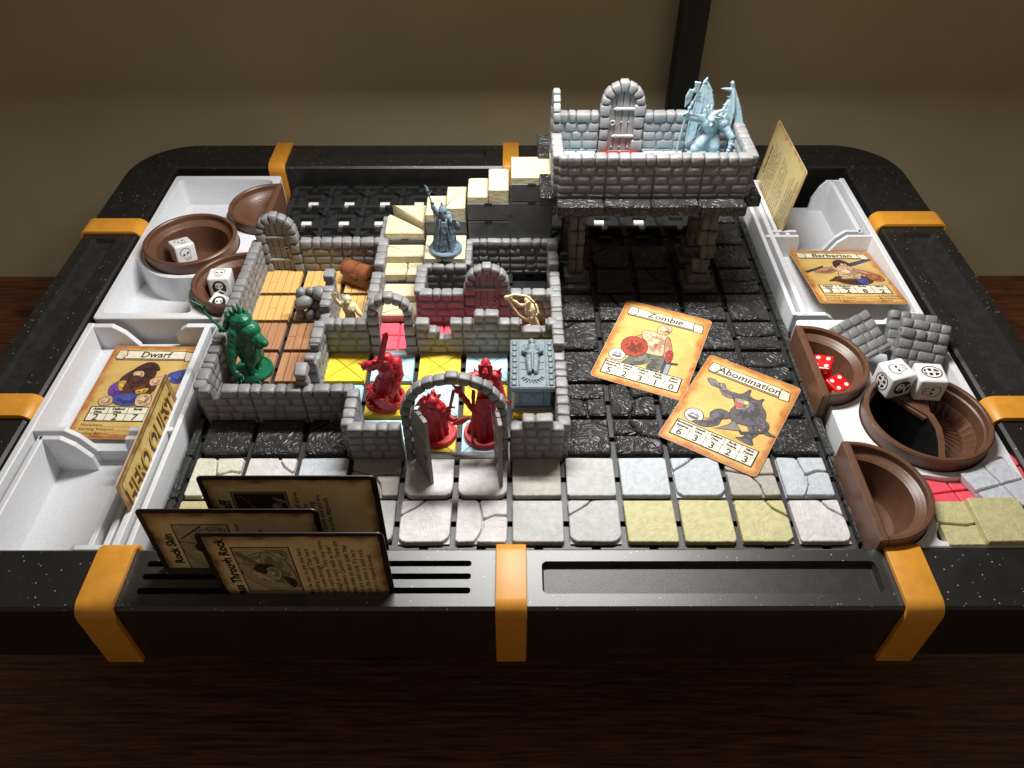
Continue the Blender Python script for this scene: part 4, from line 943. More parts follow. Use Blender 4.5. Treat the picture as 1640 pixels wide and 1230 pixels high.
t = card('monster_card', 'card titled Abomination lying askew, its corner over the pale tiles', 'card', M_MON)
banner(t, 'Abomination'); table_(t, mh, ['6', '3', '3', '2', '3'], -1.2, -.74, font=.078); PU = (.10, .09, .10); LG = (.2, .18, .17)
picture([((.5, .35, .08), [(-.3, -.62), (.4, -.7), (.7, -.62), (.3, -.56)], 'flat'), (PU, [(-.2, -.06), (-.34, -.24), (-.3, -.46), (-.56, -.66), (-.3, -.68), (-.1, -.5), (-.08, -.3), (.1, -.12)]), (PU, [(.3, -.1), (.5, -.3), (.44, -.54), (.34, -.64), (.66, -.66), (.6, -.5), (.66, -.3), (.5, -.02)]), 
  (LG, [(-.1, .36), (-.3, .34), (-.46, .5), (-.62, .5), (-.76, .64), (-.62, .68), (-.52, .62), (-.4, .66), (-.3, .52), (-.04, .52)]), (PU, [(-.14, .46), (.02, .58), (.12, .78), (.16, .6), (.34, .56), (.44, .66), (.44, .5), (.6, .3), (.64, .06), (.44, -.2), (.1, -.24), (-.02, .0), (.0, .2)]), ((.3, .25, .22), [(-.06, .38), (.18, .44), (.26, .28), (.08, .1), (.0, .24)]), ((.45, .1, .08), [(-.04, .3), (.14, .32), (.1, .18), (.02, .16)], 'flat'), ((.8, .6, .1), arc(.17, .37, .045, 0, 300, 5), 'flat'),
  (PU, [(.52, .16), (.76, .02), (.8, -.16), (.96, -.22), (.82, -.26), (.7, -.2), (.5, -.02)]), (LG, [(.14, -.22), (.34, -.42), (-.12, -.62), (.08, -.4)], 'sharp'), (DG, [(.34, -.46), (.74, -.2), (.76, -.24), (.38, -.5)], 'sharp')], .004, t)
emblem(t, -.60, -.50, .18); lettering([(('© 2021 Hasbro', -.1, -1.28, .075),)], .003, ink((.25, .06, .02)), t, 'small_lettering')
ex = Vector((6.06-4.27, 3.67-4.79, 0)); ey = Vector((1.12, 1.79, 0)); basis(t, (4.45, 3.13, .14), ex, ey)
hh = ['Attack|Dice', 'Defend|Dice', 'Body', 'Mind']
def hero(t, title, vals, weapon):
    banner(t, title, 1.08); table_(t, hh, vals, -.92, -.5, -.8, .8, .088)
    lettering([(('Movement________________', -.82, -1.02, .105), dict(align='LEFT')), (('Starting Weapon____________', -.82, -1.13, .105), dict(align='LEFT')), (('Starting Armor_____________', -.82, -1.24, .105), dict(align='LEFT')), (('2 Red Dice', .42, -1.02, .105), dict(align='LEFT')), ((weapon, .42, -1.13, .105), dict(align='LEFT')), (('None', .42, -1.24, .105), dict(align='LEFT'))], .004, M_INK, t, 'stat_lettering')
t = card('hero_card', 'card titled Dwarf lying flat in the lower left white tray', 'card', M_MON); hero(t, 'Dwarf', ['2', '2', '7', '3'], 'Shortsword')
GO, PUR, BLU = (.62, .36, .05), (.16, .05, .3), (.06, .08, .3)
picture([((.07, .03, .02), [(-.5, .3), (-.3, .62), (.0, .7), (.2, .5), (.1, .2), (-.3, .1)]), (BLU, [(.5, .5), (.86, .62), (.9, .32), (.74, .2), (.52, .3)]), (STL, [(-.2, .02), (.56, .4), (.58, .33), (-.18, -.06)], 'sharp'), (PUR, [(-.62, .1), (-.4, .3), (-.2, .1), (-.3, -.2), (-.56, -.16)]), (GO, [(-.5, .2), (-.36, .26), (-.28, .02), (-.4, -.02)]), (BRN, [(-.3, .3), (.1, .34), (.34, .1), (.2, -.2), (-.26, -.2)]), (BLU, [(-.5, -.2), (-.1, -.1), (.2, -.2), (.1, -.44), (-.3, -.44)]), (SK, [(-.7, -.3), (-.5, -.2), (-.42, -.42), (-.64, -.46)]), (SK, [(.05, -.18), (.3, -.14), (.36, -.42), (.1, -.46)]), (SK, [(-.28, .52), (-.1, .56), (-.04, .4), (-.2, .34)]), ((.06, .025, .02), [(-.3, .6), (-.1, .82), (.1, .8), (.24, .6), (.0, .58)]), ((.08, .03, .02), [(-.3, .4), (-.1, .38), (.1, .3), (-.1, .08), (-.28, .2)]), (SK, [(.16, .3), (.36, .38), (.4, .2), (.22, .12)]), (GO, [(-.04, -.02), (.2, .04), (.16, -.1), (.0, -.12)])], .004, t)
basis(t, (-7.84, 4.02, -.12), (1, -.02, 0), (.02, 1, 0))
t = card('hero_card', 'card titled Barbarian propped on the front edge of the upper right tray', 'card', M_MON); hero(t, 'Barbarian', ['3', '2', '8', '2'], 'Broadsword')
picture([((.05, .06, .14), [(.2, .6), (.86, .94), (.92, .86), (.3, .5)], 'sharp'), (BRN, [(-.2, -.06), (.4, -.02), (.56, -.3), (.3, -.46), (-.1, -.44), (-.3, -.3), (-.46, -.3), (-.3, -.14)]), (SKD, [(-.1, .4), (-.4, .4), (-.62, .3), (-.66, .14), (-.4, .12), (-.2, .2)]), (SK, [(-.2, .46), (.1, .5), (.36, .34), (.4, .02), (.16, -.1), (-.14, -.04), (-.1, .2)]), (SKD, [(.3, .34), (.6, .24), (.8, .0), (.66, -.1), (.5, .04), (.34, .12)]), (SK, [(.0, .5), (.02, .7), (.16, .72), (.22, .56), (.14, .46)]), ((.06, .02, .02), [(-.1, .4), (-.08, .7), (.1, .84), (.26, .72), (.3, .5), (.22, .66), (.04, .66)]), (DG, [(-.9, .2), (-.6, .36), (-.4, .5), (-.42, .42), (-.86, .14)], 'sharp'), ((.35, .12, .04), [(.5, .02), (.8, .06), (.84, -.26), (.56, -.24)]), (BLU, [(.2, -.2), (.44, -.2), (.4, -.44), (.24, -.44)]), ((.5, .4, .2), [(-.1, -.1), (.3, -.06), (.28, -.18), (-.1, -.2)])], .004, t)
a = Vector((8.11, 8.93, -.03)); c = Vector((8.02, 6.19, .44)); basis(t, (a+c)/2, (1, -.01, 0), (a-c))
# standing cards
t = card('standing_card', 'card back with the large quest logo, standing in the lower left tray', 'card', M_BACK)
BR2 = ink((.06, .03, .012)); YE = ink((.62, .36, .04))
lettering([(('HERO QUEST', -.40, -.035, .62), dict(rot=PI/2, sx=.66, offset=.05))], .002, BR2, t, 'logo_shadow'); lettering([(('HERO QUEST', -.45, 0, .62), dict(rot=PI/2, sx=.66, offset=.004))], .003, YE, t, 'logo_lettering')
b = MB(); o_ = rrect(-.88, .88, -1.26, 1.26, .04); b.plate(o_, [inset(o_, .025)], .0015); b.obj('border_line', BR2, t)
basis(t, (-6.62, 1.86, .14), (0, .02, -1), (0, 1, 0))
t = card('standing_card', 'pale rules text card leaning in the upper right tray', 'card', M_CHAR)
lines = ['You are the strongest of', 'the heroes. In battle you', 'roll the dice and strike', 'with the long blade. You', 'may carry heavy armor', '', 'Your mind is weaker and', 'spells can hurt you. Take', 'care when you meet any', 'wizard or dark spirit in', 'the deep halls.', '', 'Search each room and', 'share what you find with', 'all the other heroes.', 'Good luck on your quest.']
lettering([(('Character', 0, 1.1, .2), dict(offset=.006))]+[((s, -.8, .9-.135*i, .135), dict(align='LEFT', sx=1.0)) for i, s in enumerate(lines) if s], .002, ink((.10, .06, .03)), t, 'rules_lettering')
basis(t, (6.97, 10.55, 1.06), (.125, 0, 1), (0, 1, 0))
def spell(label, title, lines, loc, lean, art, tsize=.2, tx=0.):
    t = card('spell_card', label, 'card', M_DARKP, M_DBRN, 'spell cards standing in the front rail')
    b = MB(); x0, x1, y0, y1 = -.62, .62, .08, .92; b.plate([(x0-.02, y0-.02), (x1+.02, y0-.02), (x1+.02, y1+.02), (x0-.02, y1+.02)], [], .002); b.obj('picture_frame', M_INK, t)
    lettering([((title, tx, 1.06, tsize), dict(offset=.008))]+[((s, -.74, -.06-.115*i, .115), dict(align='LEFT', offset=.001)) for i, s in enumerate(lines)], .0035, M_INK, t)
    picture([((.52, .42, .26), [(x0, y0), (x1, y0), (x1, y1), (x0, y1)], 'sharp', 'flat')]+art, .003, t, outline=.012)
    c, s = math.cos(lean), math.sin(lean); basis(t, loc, (0, s, c), (-1, 0, 0))
LN, DK = (.45, .36, .22), (.05, .03, .02)
spell('spell card ending in the letters aff, rearmost of three in the front rail', 'Staff', ['This long wooden staff allows', 'attack. The staff can be', 'used by one hero, giving', 'you one attack dice and the', 'chance to strike diagonally.'], (-3.42, -.21, 1.2), .03, [(DK, [(-.6, .1), (.6, .1), (.6, .9), (-.6, .9)], 'sharp', 'flat'), ((.4, .3, .16), [(.52, .78), (.6, .84), (-.3, .3), (-.36, .36)], 'sharp'), (LN, [(.0, .1), (.3, .2), (.4, .1), (.5, .3), (.4, .24), (.3, .34), (.1, .3)])], tx=.22, tsize=.24)
hero_art = [(LN, [(-.6, .5), (-.2, .86), (.2, .9), (.1, .6), (.5, .5), (.3, .2), (-.4, .12)]), ((.5, .4, .25), [(-.3, .4), (-.1, .6), (.1, .5), (.0, .3)]), (DK, [(-.1, .56), (.0, .7), (.16, .62), (.14, .4), (.06, .52)]), (LN, [(.3, .2), (.55, .4), (.5, .15)]), (DK, [(-.5, .2), (-.2, .3), (-.3, .14)])]
spell('spell card titled Rock Skin, standing in the inner card slot', 'Rock Skin', ['May be cast on any hero, now', 'including yourself. Then', 'roll with extra dice. May', 'break when the hero takes', 'a single body point.'], (-4.27, -.66, .98), .02, [((.5, .4, .25), [(.1, .6), (.4, .7), (.46, .46), (.2, .4)]), (DK, [(.26, .86), (.28, .88), (.6, .5), (.58, .48)], 'sharp', 'flat')]+hero_art)
spell('spell card titled Pass Through Rock, frontmost in the front rail', 'Pass Through Rock', ['May be cast on any one hero,', 'including yourself. That hero', 'may move through walls on', 'their next move. They may move', 'through as many walls as their', 'move allows. Caution! There are', 'some areas on each quest map', 'that are solid rock. If a hero', 'ends the move in solid rock,', 'then it is trapped forever.'], (-3.22, -1.1, 1.06), -.02, [((.5, .4, .25), [(-.1, .7), (.3, .8), (.5, .5), (.3, .3)]), ((.25, .18, .1), [(-.5, .1), (-.42, .1), (.5, .86), (.44, .9)], 'sharp')]+hero_art, tsize=.21, tx=.02)

# ================================================================ LOOSE PIECES IN THE LOWER RIGHT TRAY
def loose_wall(label, loc, eul):
    t = wall(label, 0, 0, 'x', name='loose_wall', group='loose stone wall pieces in the tray'); t.location = loc; t.rotation_euler = eul
    for o in t.children: o.location.x -= .5
loose_wall('loose grey wall piece lying on its side at the left of the stack', (7.7, 4.55, .28), Euler((R(-62), R(-6), R(28)), 'XYZ'))
loose_wall('loose grey wall piece leaning at the back of the stack', (8.55, 4.75, .12), Euler((R(-48), R(4), R(-10)), 'XYZ'))
loose_wall('loose grey wall piece leaning in the middle of the stack', (8.62, 4.42, .16), Euler((R(-42), R(5), R(-12)), 'XYZ'))
loose_wall('loose grey wall piece leaning at the front of the stack, behind the dice', (8.42, 4.08, .2), Euler((R(-36), R(6), R(-9)), 'XYZ'))
loose_wall('loose grey wall piece at the bottom of the stack, its end sticking out right', (8.6, 4.05, -.1), Euler((R(-70), R(2), R(-4)), 'XYZ'))
g_ = 'loose floor pieces in the tray'
def loose(label, loc, eul, pat, m, s=1.): t = tile('loose_tile', label, 0, 0, pat, m, group=g_, th=.12, scale=s); t.location = loc; t.rotation_euler = Euler(eul, 'XYZ')
M_GQ = stone_m('grey_quad_stone', (.52, .54, .60))
loose('pink four part loose tile beside the olive one in the lower right tray', (7.95, .95, .2), (0, 0, R(12)), 'quad', M_PINK, 1.05)
loose('grey four part loose tile leaning on the pink one', (8.76, .98, .36), (R(1), 0, R(20)), 'quad', M_GQ, 1.1)
loose('second pink loose tile at the picture edge behind the grey one', (9.05, 1.45, .21), (0, 0, R(20)), 'quad', M_PINK, 1.0)
loose('olive loose tile with a long crack, left half of the front pair', (7.8, .2, .34), (R(2), R(0), R(1)), 'bands', M_SO, 1.0)
loose('olive loose tile with pits, right half of the front pair', (8.4, .18, .47), (R(2), R(0), R(1)), 'whole', M_SO, 1.0)
loose('grey loose tile cut by the right picture edge, lowest in the tray', (9.0, .35, -.0), (R(3), R(-3), R(8)), 'quad', M_GQ, .9)
# ================================================================ FIGURES (moulded plastic: one continuous body each)
class Fig:
    def __init__(s): s.b = MB()
    def limb(s, *pr, n=16):
        """joints (x, y, z, r): a tapering limb with round ends"""
        P = []
        for i, (x, y, z, r) in enumerate(pr):
            P.append((Vector((x, y, z)), r))
            s.b.ell((x, y, z), (r, r, r), 14)
        s.b.tube(P, n); return s
    def ell(s, c, r, rot=None): s.b.ell(c, r, 20, rot=rot); return s
    def robe(s, rings, n=40, folds=9, amp=.1, ph=0.):
        """rings (z, rx, ry, cx, cy, fold): a cloth skirt with folds"""
        v = []; f = []
        for z, rx, ry, cx, cy, fo in rings:
            for k in range(n):
                a = 2*PI*k/n; q = 1+fo*amp*(math.sin(folds*a+ph)+.5*math.sin((folds*2+1)*a+1.3)); v.append((cx+rx*q*math.cos(a), cy+ry*q*math.sin(a), z))
        for i in range(len(rings)-1): f += [(i*n+k, i*n+(k+1) % n, (i+1)*n+(k+1) % n, (i+1)*n+k) for k in range(n)]
        m = len(rings)-1; f += [tuple(reversed(range(n))), tuple(range(m*n, m*n+n))]; s.b.add(v, f); return s
    def sheet(s, pts, th=.035):
        """a thick flat panel through 3D points"""
        P = [Vector(p) for p in pts]; nrm = Vector()
        for i in range(len(P)): nrm += P[i-1].cross(P[i])
        nrm = nrm.normalized()*th/2; n = len(P); v = [p-nrm for p in P]+[p+nrm for p in P]
        c0, c1 = sum(v[:n], Vector())/n, sum(v[n:], Vector())/n; v += [c0, c1]
        f = [(i, (i+1) % n, n+(i+1) % n, n+i) for i in range(n)]+[((i+1) % n, i, 2*n) for i in range(n)]+[(n+i, n+(i+1) % n, 2*n+1) for i in range(n)]
        s.b.add(v, f); return s
    def spike(s, a, b, r, n=7): s.b.tube([(a, r), ((Vector(a)*.45+Vector(b)*.55), r*.6), (b, .006)], n); return s
    def hand(s, c, d, size=.05, side=1, spread=.5, curl=.6):
        """palm, four fingers and a thumb; d = pointing direction"""
        c, d = Vector(c), Vector(d).normalized(); u = d.cross(Vector((0, 1, 0))); u = u.normalized() if u.length > .1 else Vector((1, 0, 0)); w = d.cross(u)
        s.b.ell(c, (size*.9, size*.7, size*.9), 8); ln = (1.25, 1.5, 1.4, 1.1)
        for i in range(4):
            o = u*(i-1.5)*size*.48; a = c+o+d*size*.5; e = a+(d+u*(i-1.5)*spread*.35).normalized()*size*ln[i]*.75; g = e+(d*(1-curl)+w*curl).normalized()*size*ln[i]*.6
            s.b.tube([(a, size*.27), (e, size*.24), (g, size*.16)], 6)
        a = c-u*size*.7*side; e = a+(d*.7-u*.8*side).normalized()*size*.9; s.b.tube([(a, size*.28), (e, size*.24), (e+(d+w*.6).normalized()*size*.55, size*.17)], 6); return s
    def obj(s, name, m, parent, voxel=.014, sm=4, sculpt=.012):
        o = s.b.obj('t_'+name, m); md = o.modifiers.new('r', 'REMESH'); md.mode = 'VOXEL'; md.voxel_size = voxel; md.use_smooth_shade = True
        if sm: k = o.modifiers.new('s', 'SMOOTH'); k.iterations = sm; k.factor = .35
        me = bpy.data.meshes.new_from_object(o.evaluated_get(FONT_DEPTH())); om = o.data; bpy.data.objects.remove(o); bpy.data.meshes.remove(om)
        if sculpt:                                  # sculpted relief: muscle cords, cloth creases
            nr = [v.normal.copy() for v in me.vertices]
            for v, q in zip(me.vertices, nr):
                p = v.co; k = noise.noise(p*9)+.0; k2 = 1-abs(noise.noise(Vector((p.x*16, p.y*16, p.z*9))))*2
                v.co = p+q*sculpt*(.9*k+.55*k2-.3)
            me.update()
        me.name = name; me.materials.clear(); me.materials.append(m); me.polygons.foreach_set('use_smooth', [True]*len(me.polygons)); return link(name, me, parent)
def disc(t, m, r=.4, h=.1):
    b = MB(); b.lathe([(r, 0), (r, h*.75), (r-.02, h), (r-.06, h), (r-.07, h*.8), (.001, h*.8)], 44); b.f = [tuple(reversed(q)) for q in b.f]; return b.obj('base', m, t, smooth=True, auto=35)
# ---- green hulking monster
m = fig_mat('green_figure_plastic', (.008, .13, .062)); t = thing('monster_figure', 'green hunched monster figure swinging a curved blade beside the left wall', 'figure', (-5.43, 4.36, .1), 0, 'plastic figures'); disc(t, m, .41)
f = Fig()
f.limb((.02, .0, .66, .2), (.03, .02, .95, .25), (.02, .05, 1.22, .24), (.1, .0, 1.36, .17))           # hips to humped back
f.ell((.16, -.03, 1.18), (.24, .22, .2)); f.ell((.02, .06, 1.38), (.2, .2, .14))
f.limb((.2, -.06, 1.12, .17), (.34, -.12, 1.0, .13), (.46, -.16, .92, .085)); f.ell((.34, -.15, .84), (.1, .1, .05)); f.ell((.40, -.2, .96), (.035, .035, .03)); f.ell((.28, -.22, 1.06), (.04, .04, .035))
for i, (x, z) in enumerate(((.3, 1.07), (.34, 1.03), (.38, 1.0))): f.spike((x, -.24, z-.05), (x+.02, -.27, z-.13), .02)
for x, z, h in ((-.13, 1.42, .2), (-.04, 1.5, .22), (.06, 1.52, .26), (.16, 1.46, .2), (.24, 1.36, .16), (-.2, 1.3, .16)): f.spike((x, .08, z), (x-.05, .12, z+h), .05)
f.limb((-.1, -.12, 1.16, .13), (-.2, -.26, .9, .1), (-.22, -.3, .74, .12), (-.24, -.38, .55, .085), (-.22, -.42, .44, .075)); f.hand((-.18, -.46, .36), (.3, -.2, -.9), .1, 1, 1., .7)
f.ell((-.17, -.24, .8), (.12, .1, .14)); f.spike((-.2, -.26, .78), (-.3, -.24, .84), .04); f.spike((-.2, -.3, .62), (-.29, -.3, .7), .035)
f.limb((-.08, .16, 1.32, .13), (-.24, .2, 1.36, .1), (-.3, .16, 1.22, .08), (-.34, .06, 1.14, .075)); f.hand((-.36, .02, 1.12), (-.7, -.2, .1), .06, 1, .3, .9)
f.limb((.06, .06, .62, .17), (.16, .1, .4, .12), (.08, .08, .16, .08), (.1, .03, .05, .07)); f.limb((-.02, -.06, .6, .17), (.06, -.16, .42, .125), (.0, -.12, .2, .085), (.04, -.16, .06, .075))
for cx, cy in ((.1, .02), (.06, -.18)):
    for k in (-.5, 0, .5): f.limb((cx, cy, .045, .05), (cx+.14, cy-.1+k*.16, .04, .03), (cx+.2, cy-.14+k*.22, .03, .014))
f.robe([(.38, .2, .2, .05, -.02, 1), (.55, .22, .21, .03, 0, .7), (.72, .21, .2, .02, 0, .2)], 30, 7, .12)
for i in range(14): a = i*2.4; f.ell((.02+.2*math.cos(a), -.02+.2*math.sin(a), .8+.035*i), (.05, .05, .035))
f.obj('body', m, t, .013, 3)
f = Fig(); P = [(-.3, -.02, 1.13), (-.4, -.02, 1.24), (-.52, .0, 1.42), (-.62, .0, 1.62), (-.68, .0, 1.74)]
f.limb(*[(*p, .028) for p in P]); f.sheet([(-.64, 0, 1.68), (-.62, 0, 1.78), (-.78, 0, 1.9), (-.84, 0, 1.98), (-.76, 0, 1.82), (-.78, 0, 1.74)], .04); f.spike((-.66, 0, 1.72), (-.84, 0, 1.72), .04); f.spike((-.6, 0, 1.72), (-.5, 0, 1.82), .035); f.limb((-.34, -.06, 1.22, .03), (-.44, .05, 1.2, .03)); f.obj('curved_blade', m, t, .012, 1, .003)

# ---- red figures
m = fig_mat('red_figure_plastic', (.44, .016, .028), .46)
t = thing('warrior_figure', 'red armoured warrior figure raising a broad sword, nearest the archway', 'figure', (-2.54, 3.52, .1), R(4), 'plastic figures'); disc(t, m, .41)
f = Fig()
f.robe([(.06, .32, .28, .02, .02, 1), (.3, .27, .25, .03, .02, 1), (.52, .22, .2, .06, .02, .7), (.66, .15, .14, .08, .02, .2)], 40, 8, .16)
f.limb((.08, 0, .62, .14), (.1, 0, .8, .17), (.14, 0, .95, .19)); f.ell((.14, -.06, .93), (.21, .13, .13)); f.ell((.09, -.1, .9), (.1, .09, .1)); f.ell((.22, -.1, .9), (.1, .09, .1))
f.ell((.15, -.03, 1.15), (.115, .12, .13)); f.ell((.15, -.1, 1.12), (.075, .07, .09)); f.spike((.08, -.02, 1.2), (.0, .0, 1.26), .03); f.limb((.15, 0, 1.0, .08), (.15, -.02, 1.1, .08))
f.limb((.0, 0, 1.02, .12), (-.16, -.1, 1.04, .1), (-.27, -.14, 1.08, .09), (-.16, -.2, 1.16, .075), (-.02, -.2, 1.22, .06)); f.ell((.0, 0, 1.04), (.13, .13, .11))
for i in range(7): f.spike((-.1-.03*i, -.12, 1.06), (-.12-.035*i, -.22, 1.0+.03*(i % 3)), .045)
f.hand((.0, -.22, 1.25), (.4, -.1, .5), .055, 1, .2, .9); f.spike((-.27, -.14, 1.1), (-.42, -.14, 1.17), .05)
f.limb((.3, 0, .98, .12), (.36, -.1, .76, .09), (.28, -.22, .56, .075), (.2, -.28, .46, .06)); f.ell((.31, .0, 1.02), (.12, .13, .12)); f.hand((.16, -.3, .42), (-.5, -.2, -.6), .055, -1, .2, .9)
for i in range(11): a = PI+i*PI/10*1.0; f.ell((.08+.15*math.cos(a), .15*math.sin(a), .66), (.035, .035, .03))
f.sheet([(-.2, -.34, .34), (.06, -.38, .40), (.12, -.38, .26), (.3, -.38, .16), (.22, -.38, .02), (.04, -.38, .06), (-.1, -.36, .16)], .06); f.spike((.06, -.38, .34), (.08, -.4, .5), .05); f.spike((.2, -.38, .2), (.32, -.38, .3), .045)
for i in range(9): a = 2.4+i*.35; f.spike((.24*math.cos(a), .02+.22*math.sin(a), .3), (.42*math.cos(a), .02+.36*math.sin(a), .16+.06*(i % 3)), .07)
f.obj('body', m, t, .013, 3)
f = Fig(); f.sheet([(-.02, -.2, 1.26), (.1, -.2, 1.24), (.26, -.16, 1.82), (.25, -.15, 1.93), (.16, -.15, 1.88)], .045); f.limb((-.08, -.22, 1.26, .03), (.14, -.22, 1.22, .03)); f.limb((.0, -.22, 1.12, .03), (.03, -.2, 1.26, .03)); f.limb((.04, -.225, 1.28, .016), (.2, -.18, 1.86, .014)); f.obj('broad_sword', m, t, .012, 1, .003)

t = thing('warrior_figure', 'red shaggy maned warrior figure seen through the open double doors', 'figure', (-1.42, 2.55, .1), R(8), 'plastic figures'); disc(t, m, .38)
f = Fig()
f.robe([(.06, .24, .24, -.02, .02, 1), (.35, .24, .23, -.05, .03, 1), (.66, .23, .2, -.06, .03, 1), (.9, .16, .15, -.05, .0, .8)], 40, 11, .16)
f.limb((-.02, -.04, .66, .16), (.0, -.06, .86, .17)); f.ell((-.02, -.08, 1.03), (.12, .13, .13)); f.limb((.0, -.12, 1.0, .08), (.06, -.2, .94, .06)); f.ell((.05, -.2, .9), (.05, .06, .03))
for i in range(26):
    a = rnd.uniform(0, 2*PI); z = rnd.uniform(.75, 1.12); q = rnd.uniform(.1, .17); p = (-.06+q*math.cos(a), .02+q*math.sin(a)*.8, z); f.spike(p, (p[0]*1.5-.06, p[1]*1.6+.02, z-rnd.uniform(.12, .28)), .05)
for a in (.4, 1.2, 2., 2.7): f.spike((-.02+.08*math.cos(a), -.06, 1.1), (-.03+.2*math.cos(a), -.06, 1.12+.14*math.sin(a)), .05)
f.limb((.12, -.08, .86, .09), (.22, -.14, .74, .075), (.24, -.22, .86, .06)); f.hand((.25, -.24, .9), (.1, 0, .8), .05, -1, .2, .9)
f.limb((.1, -.1, .8, .09), (.24, -.2, .66, .08), (.32, -.26, .66, .06)); f.hand((.34, -.28, .66), (.8, 0, .2), .05, 1, .2, .8); f.obj('body', m, t, .013, 2)
f = Fig(); f.sheet([(.28, -.34, .6), (.34, -.36, .7), (.5, -.36, .78), (.62, -.36, .8), (.6, -.36, .72), (.48, -.36, .62)], .045); f.obj('shield', m, t, .012, 1, .003)
f = Fig(); f.limb((.24, -.24, .82, .022), (.27, -.24, .98, .022)); f.limb((.2, -.24, .98, .022), (.36, -.24, .96, .022)); f.sheet([(.25, -.24, .98), (.31, -.24, .97), (.4, -.22, 1.36), (.36, -.22, 1.42), (.33, -.22, 1.36)], .035); f.obj('sword', m, t, .012, 1, .003)

t = thing('sorcerer_figure', 'tall red cloaked figure with spread arms behind the right door leaf', 'figure', (-.5, 2.55, .1), R(-4), 'plastic figures'); disc(t, m, .4)
f = Fig()
f.robe([(.06, .31, .28, .02, .05, 1), (.16, .28, .26, .02, .05, 1), (.5, .21, .2, .02, .04, .9), (.9, .16, .15, .03, .03, .7), (1.16, .13, .12, .04, .02, .3), (1.45, .19, .15, .05, .02, .2), (1.62, .15, .12, .06, .02, .1)], 48, 6, .2)
for x in (-.16, .2): f.limb((x, -.12, 1.3, .035), (x*1.05, -.2, .9, .03), (x*1.2, -.26, .4, .03), (x*1.3, -.28, .08, .03))
f.sheet([(-.1, -.2, 1.22), (.16, -.2, 1.22), (.13, -.23, .9), (.03, -.25, .78), (-.07, -.23, .9)], .05)
f.robe([(1.66, .12, .12, .06, .02, .3), (1.8, .115, .12, .07, .0, .15), (1.92, .09, .1, .07, .0, .1), (1.99, .03, .04, .07, .03, 0)], 24, 5, .12); f.ell((.07, -.11, 1.80), (.065, .06, .1)); f.ell((.04, -.17, 1.83), (.022, .02, .018)); f.ell((.1, -.17, 1.83), (.022, .02, .018)); f.limb((-.03, -.08, 1.92, .03), (-.035, -.13, 1.78, .025), (.0, -.13, 1.68, .025)); f.limb((.17, -.08, 1.92, .03), (.175, -.13, 1.78, .025), (.14, -.13, 1.68, .025)); f.limb((.06, 0, 1.6, .1), (.07, -.02, 1.74, .09)); f.ell((.07, -.15, 1.8), (.02, .03, .03)); f.spike((.07, -.12, 1.7), (.06, -.18, 1.55), .05)
f.ell((.24, .02, 1.6), (.12, .12, .1)); f.ell((-.08, .0, 1.58), (.12, .12, .1)); f.spike((.28, .02, 1.66), (.36, .04, 1.8), .05); f.spike((-.1, .02, 1.64), (-.16, .04, 1.76), .045); f.ell((.08, -.12, 1.52), (.16, .07, .08))
f.limb((-.1, 0, 1.58, .1), (-.26, -.08, 1.62, .075), (-.4, -.14, 1.66, .055)); f.hand((-.44, -.16, 1.67), (-.8, -.2, .1), .05, 1, .4, .5)
f.limb((.24, 0, 1.58, .1), (.3, -.1, 1.36, .085), (.36, -.2, 1.2, .065), (.42, -.24, 1.18, .05)); f.hand((.45, -.26, 1.18), (.6, -.2, .4), .055, -1, .4, .5)
for i in range(6): f.ell((.26+.02*i, -.03*i, 1.5-.06*i), (.1, .09, .03))
f.obj('body', m, t, .013, 2)
f = Fig(); f.limb((-.4, -.22, 1.36, .04), (-.3, -.24, 1.2, .055), (-.22, -.24, 1.02, .05), (-.12, -.26, .84, .035)); f.ell((-.42, -.22, 1.42), (.08, .07, .08)); f.spike((-.44, -.22, 1.46), (-.54, -.22, 1.56), .04); f.spike((-.38, -.22, 1.46), (-.34, -.22, 1.58), .04)
for z in (1.3, 1.16, 1.02): f.ell((-.36+(1.3-z)*.55, -.24, z), (.07, .07, .03))
f.obj('mace', m, t, .012, 1, .003)

# ---- blue grey wizard
m = fig_mat('blue_grey_figure_plastic', (.13, .19, .235), .42); t = thing('wizard_figure', 'blue grey robed wizard figure holding up a staff on the cream landing', 'figure', (-1.48, 7.36, 1.1), 0, 'plastic figures'); disc(t, m, .38)
f = Fig()
f.robe([(.07, .24, .22, -.02, .0, 1), (.12, .23, .21, -.02, 0, 1), (.4, .17, .16, -.01, 0, 1), (.66, .12, .11, 0, 0, .6), (.86, .13, .1, .02, 0, .2), (.94, .1, .08, .02, 0, .1)], 48, 9, .13)
f.robe([(.08, .26, .1, -.02, .12, 1), (.5, .22, .1, .0, .1, 1), (.9, .17, .08, .03, .06, .5), (.98, .12, .06, .03, .04, .2)], 40, 8, .12)
f.sheet([(-.04, -.14, .84), (.06, -.14, .84), (.05, -.19, .4), (.0, -.22, .1), (-.1, -.22, .1), (-.07, -.19, .4)], .035)
for x in (-.12, .1): f.limb((x*.6, -.11, .86, .022), (x, -.16, .5, .022), (x*1.7, -.22, .09, .022))
f.ell((.0, -.02, 1.04), (.08, .085, .1)); f.ell((0, -.08, .98), (.05, .05, .1)); f.robe([(1.06, .105, .105, 0, -.02, 0), (1.1, .09, .09, 0, -.02, 0), (1.18, .04, .04, -.01, -.01, 0), (1.26, .01, .01, -.03, 0, 0)], 16, 3, .0); f.ell((0, -.11, 1.02), (.015, .03, .03))
f.limb((-.08, 0, .9, .075), (-.16, -.05, 1.04, .07), (-.21, -.08, 1.2, .05)); f.robe([(.78, .02, .02, -.1, 0, 0), (.92, .07, .06, -.12, -.02, .3), (1.06, .06, .05, -.18, -.05, .3)], 14, 3, .2); f.hand((-.22, -.09, 1.25), (-.1, 0, .9), .04, 1, .2, .9)
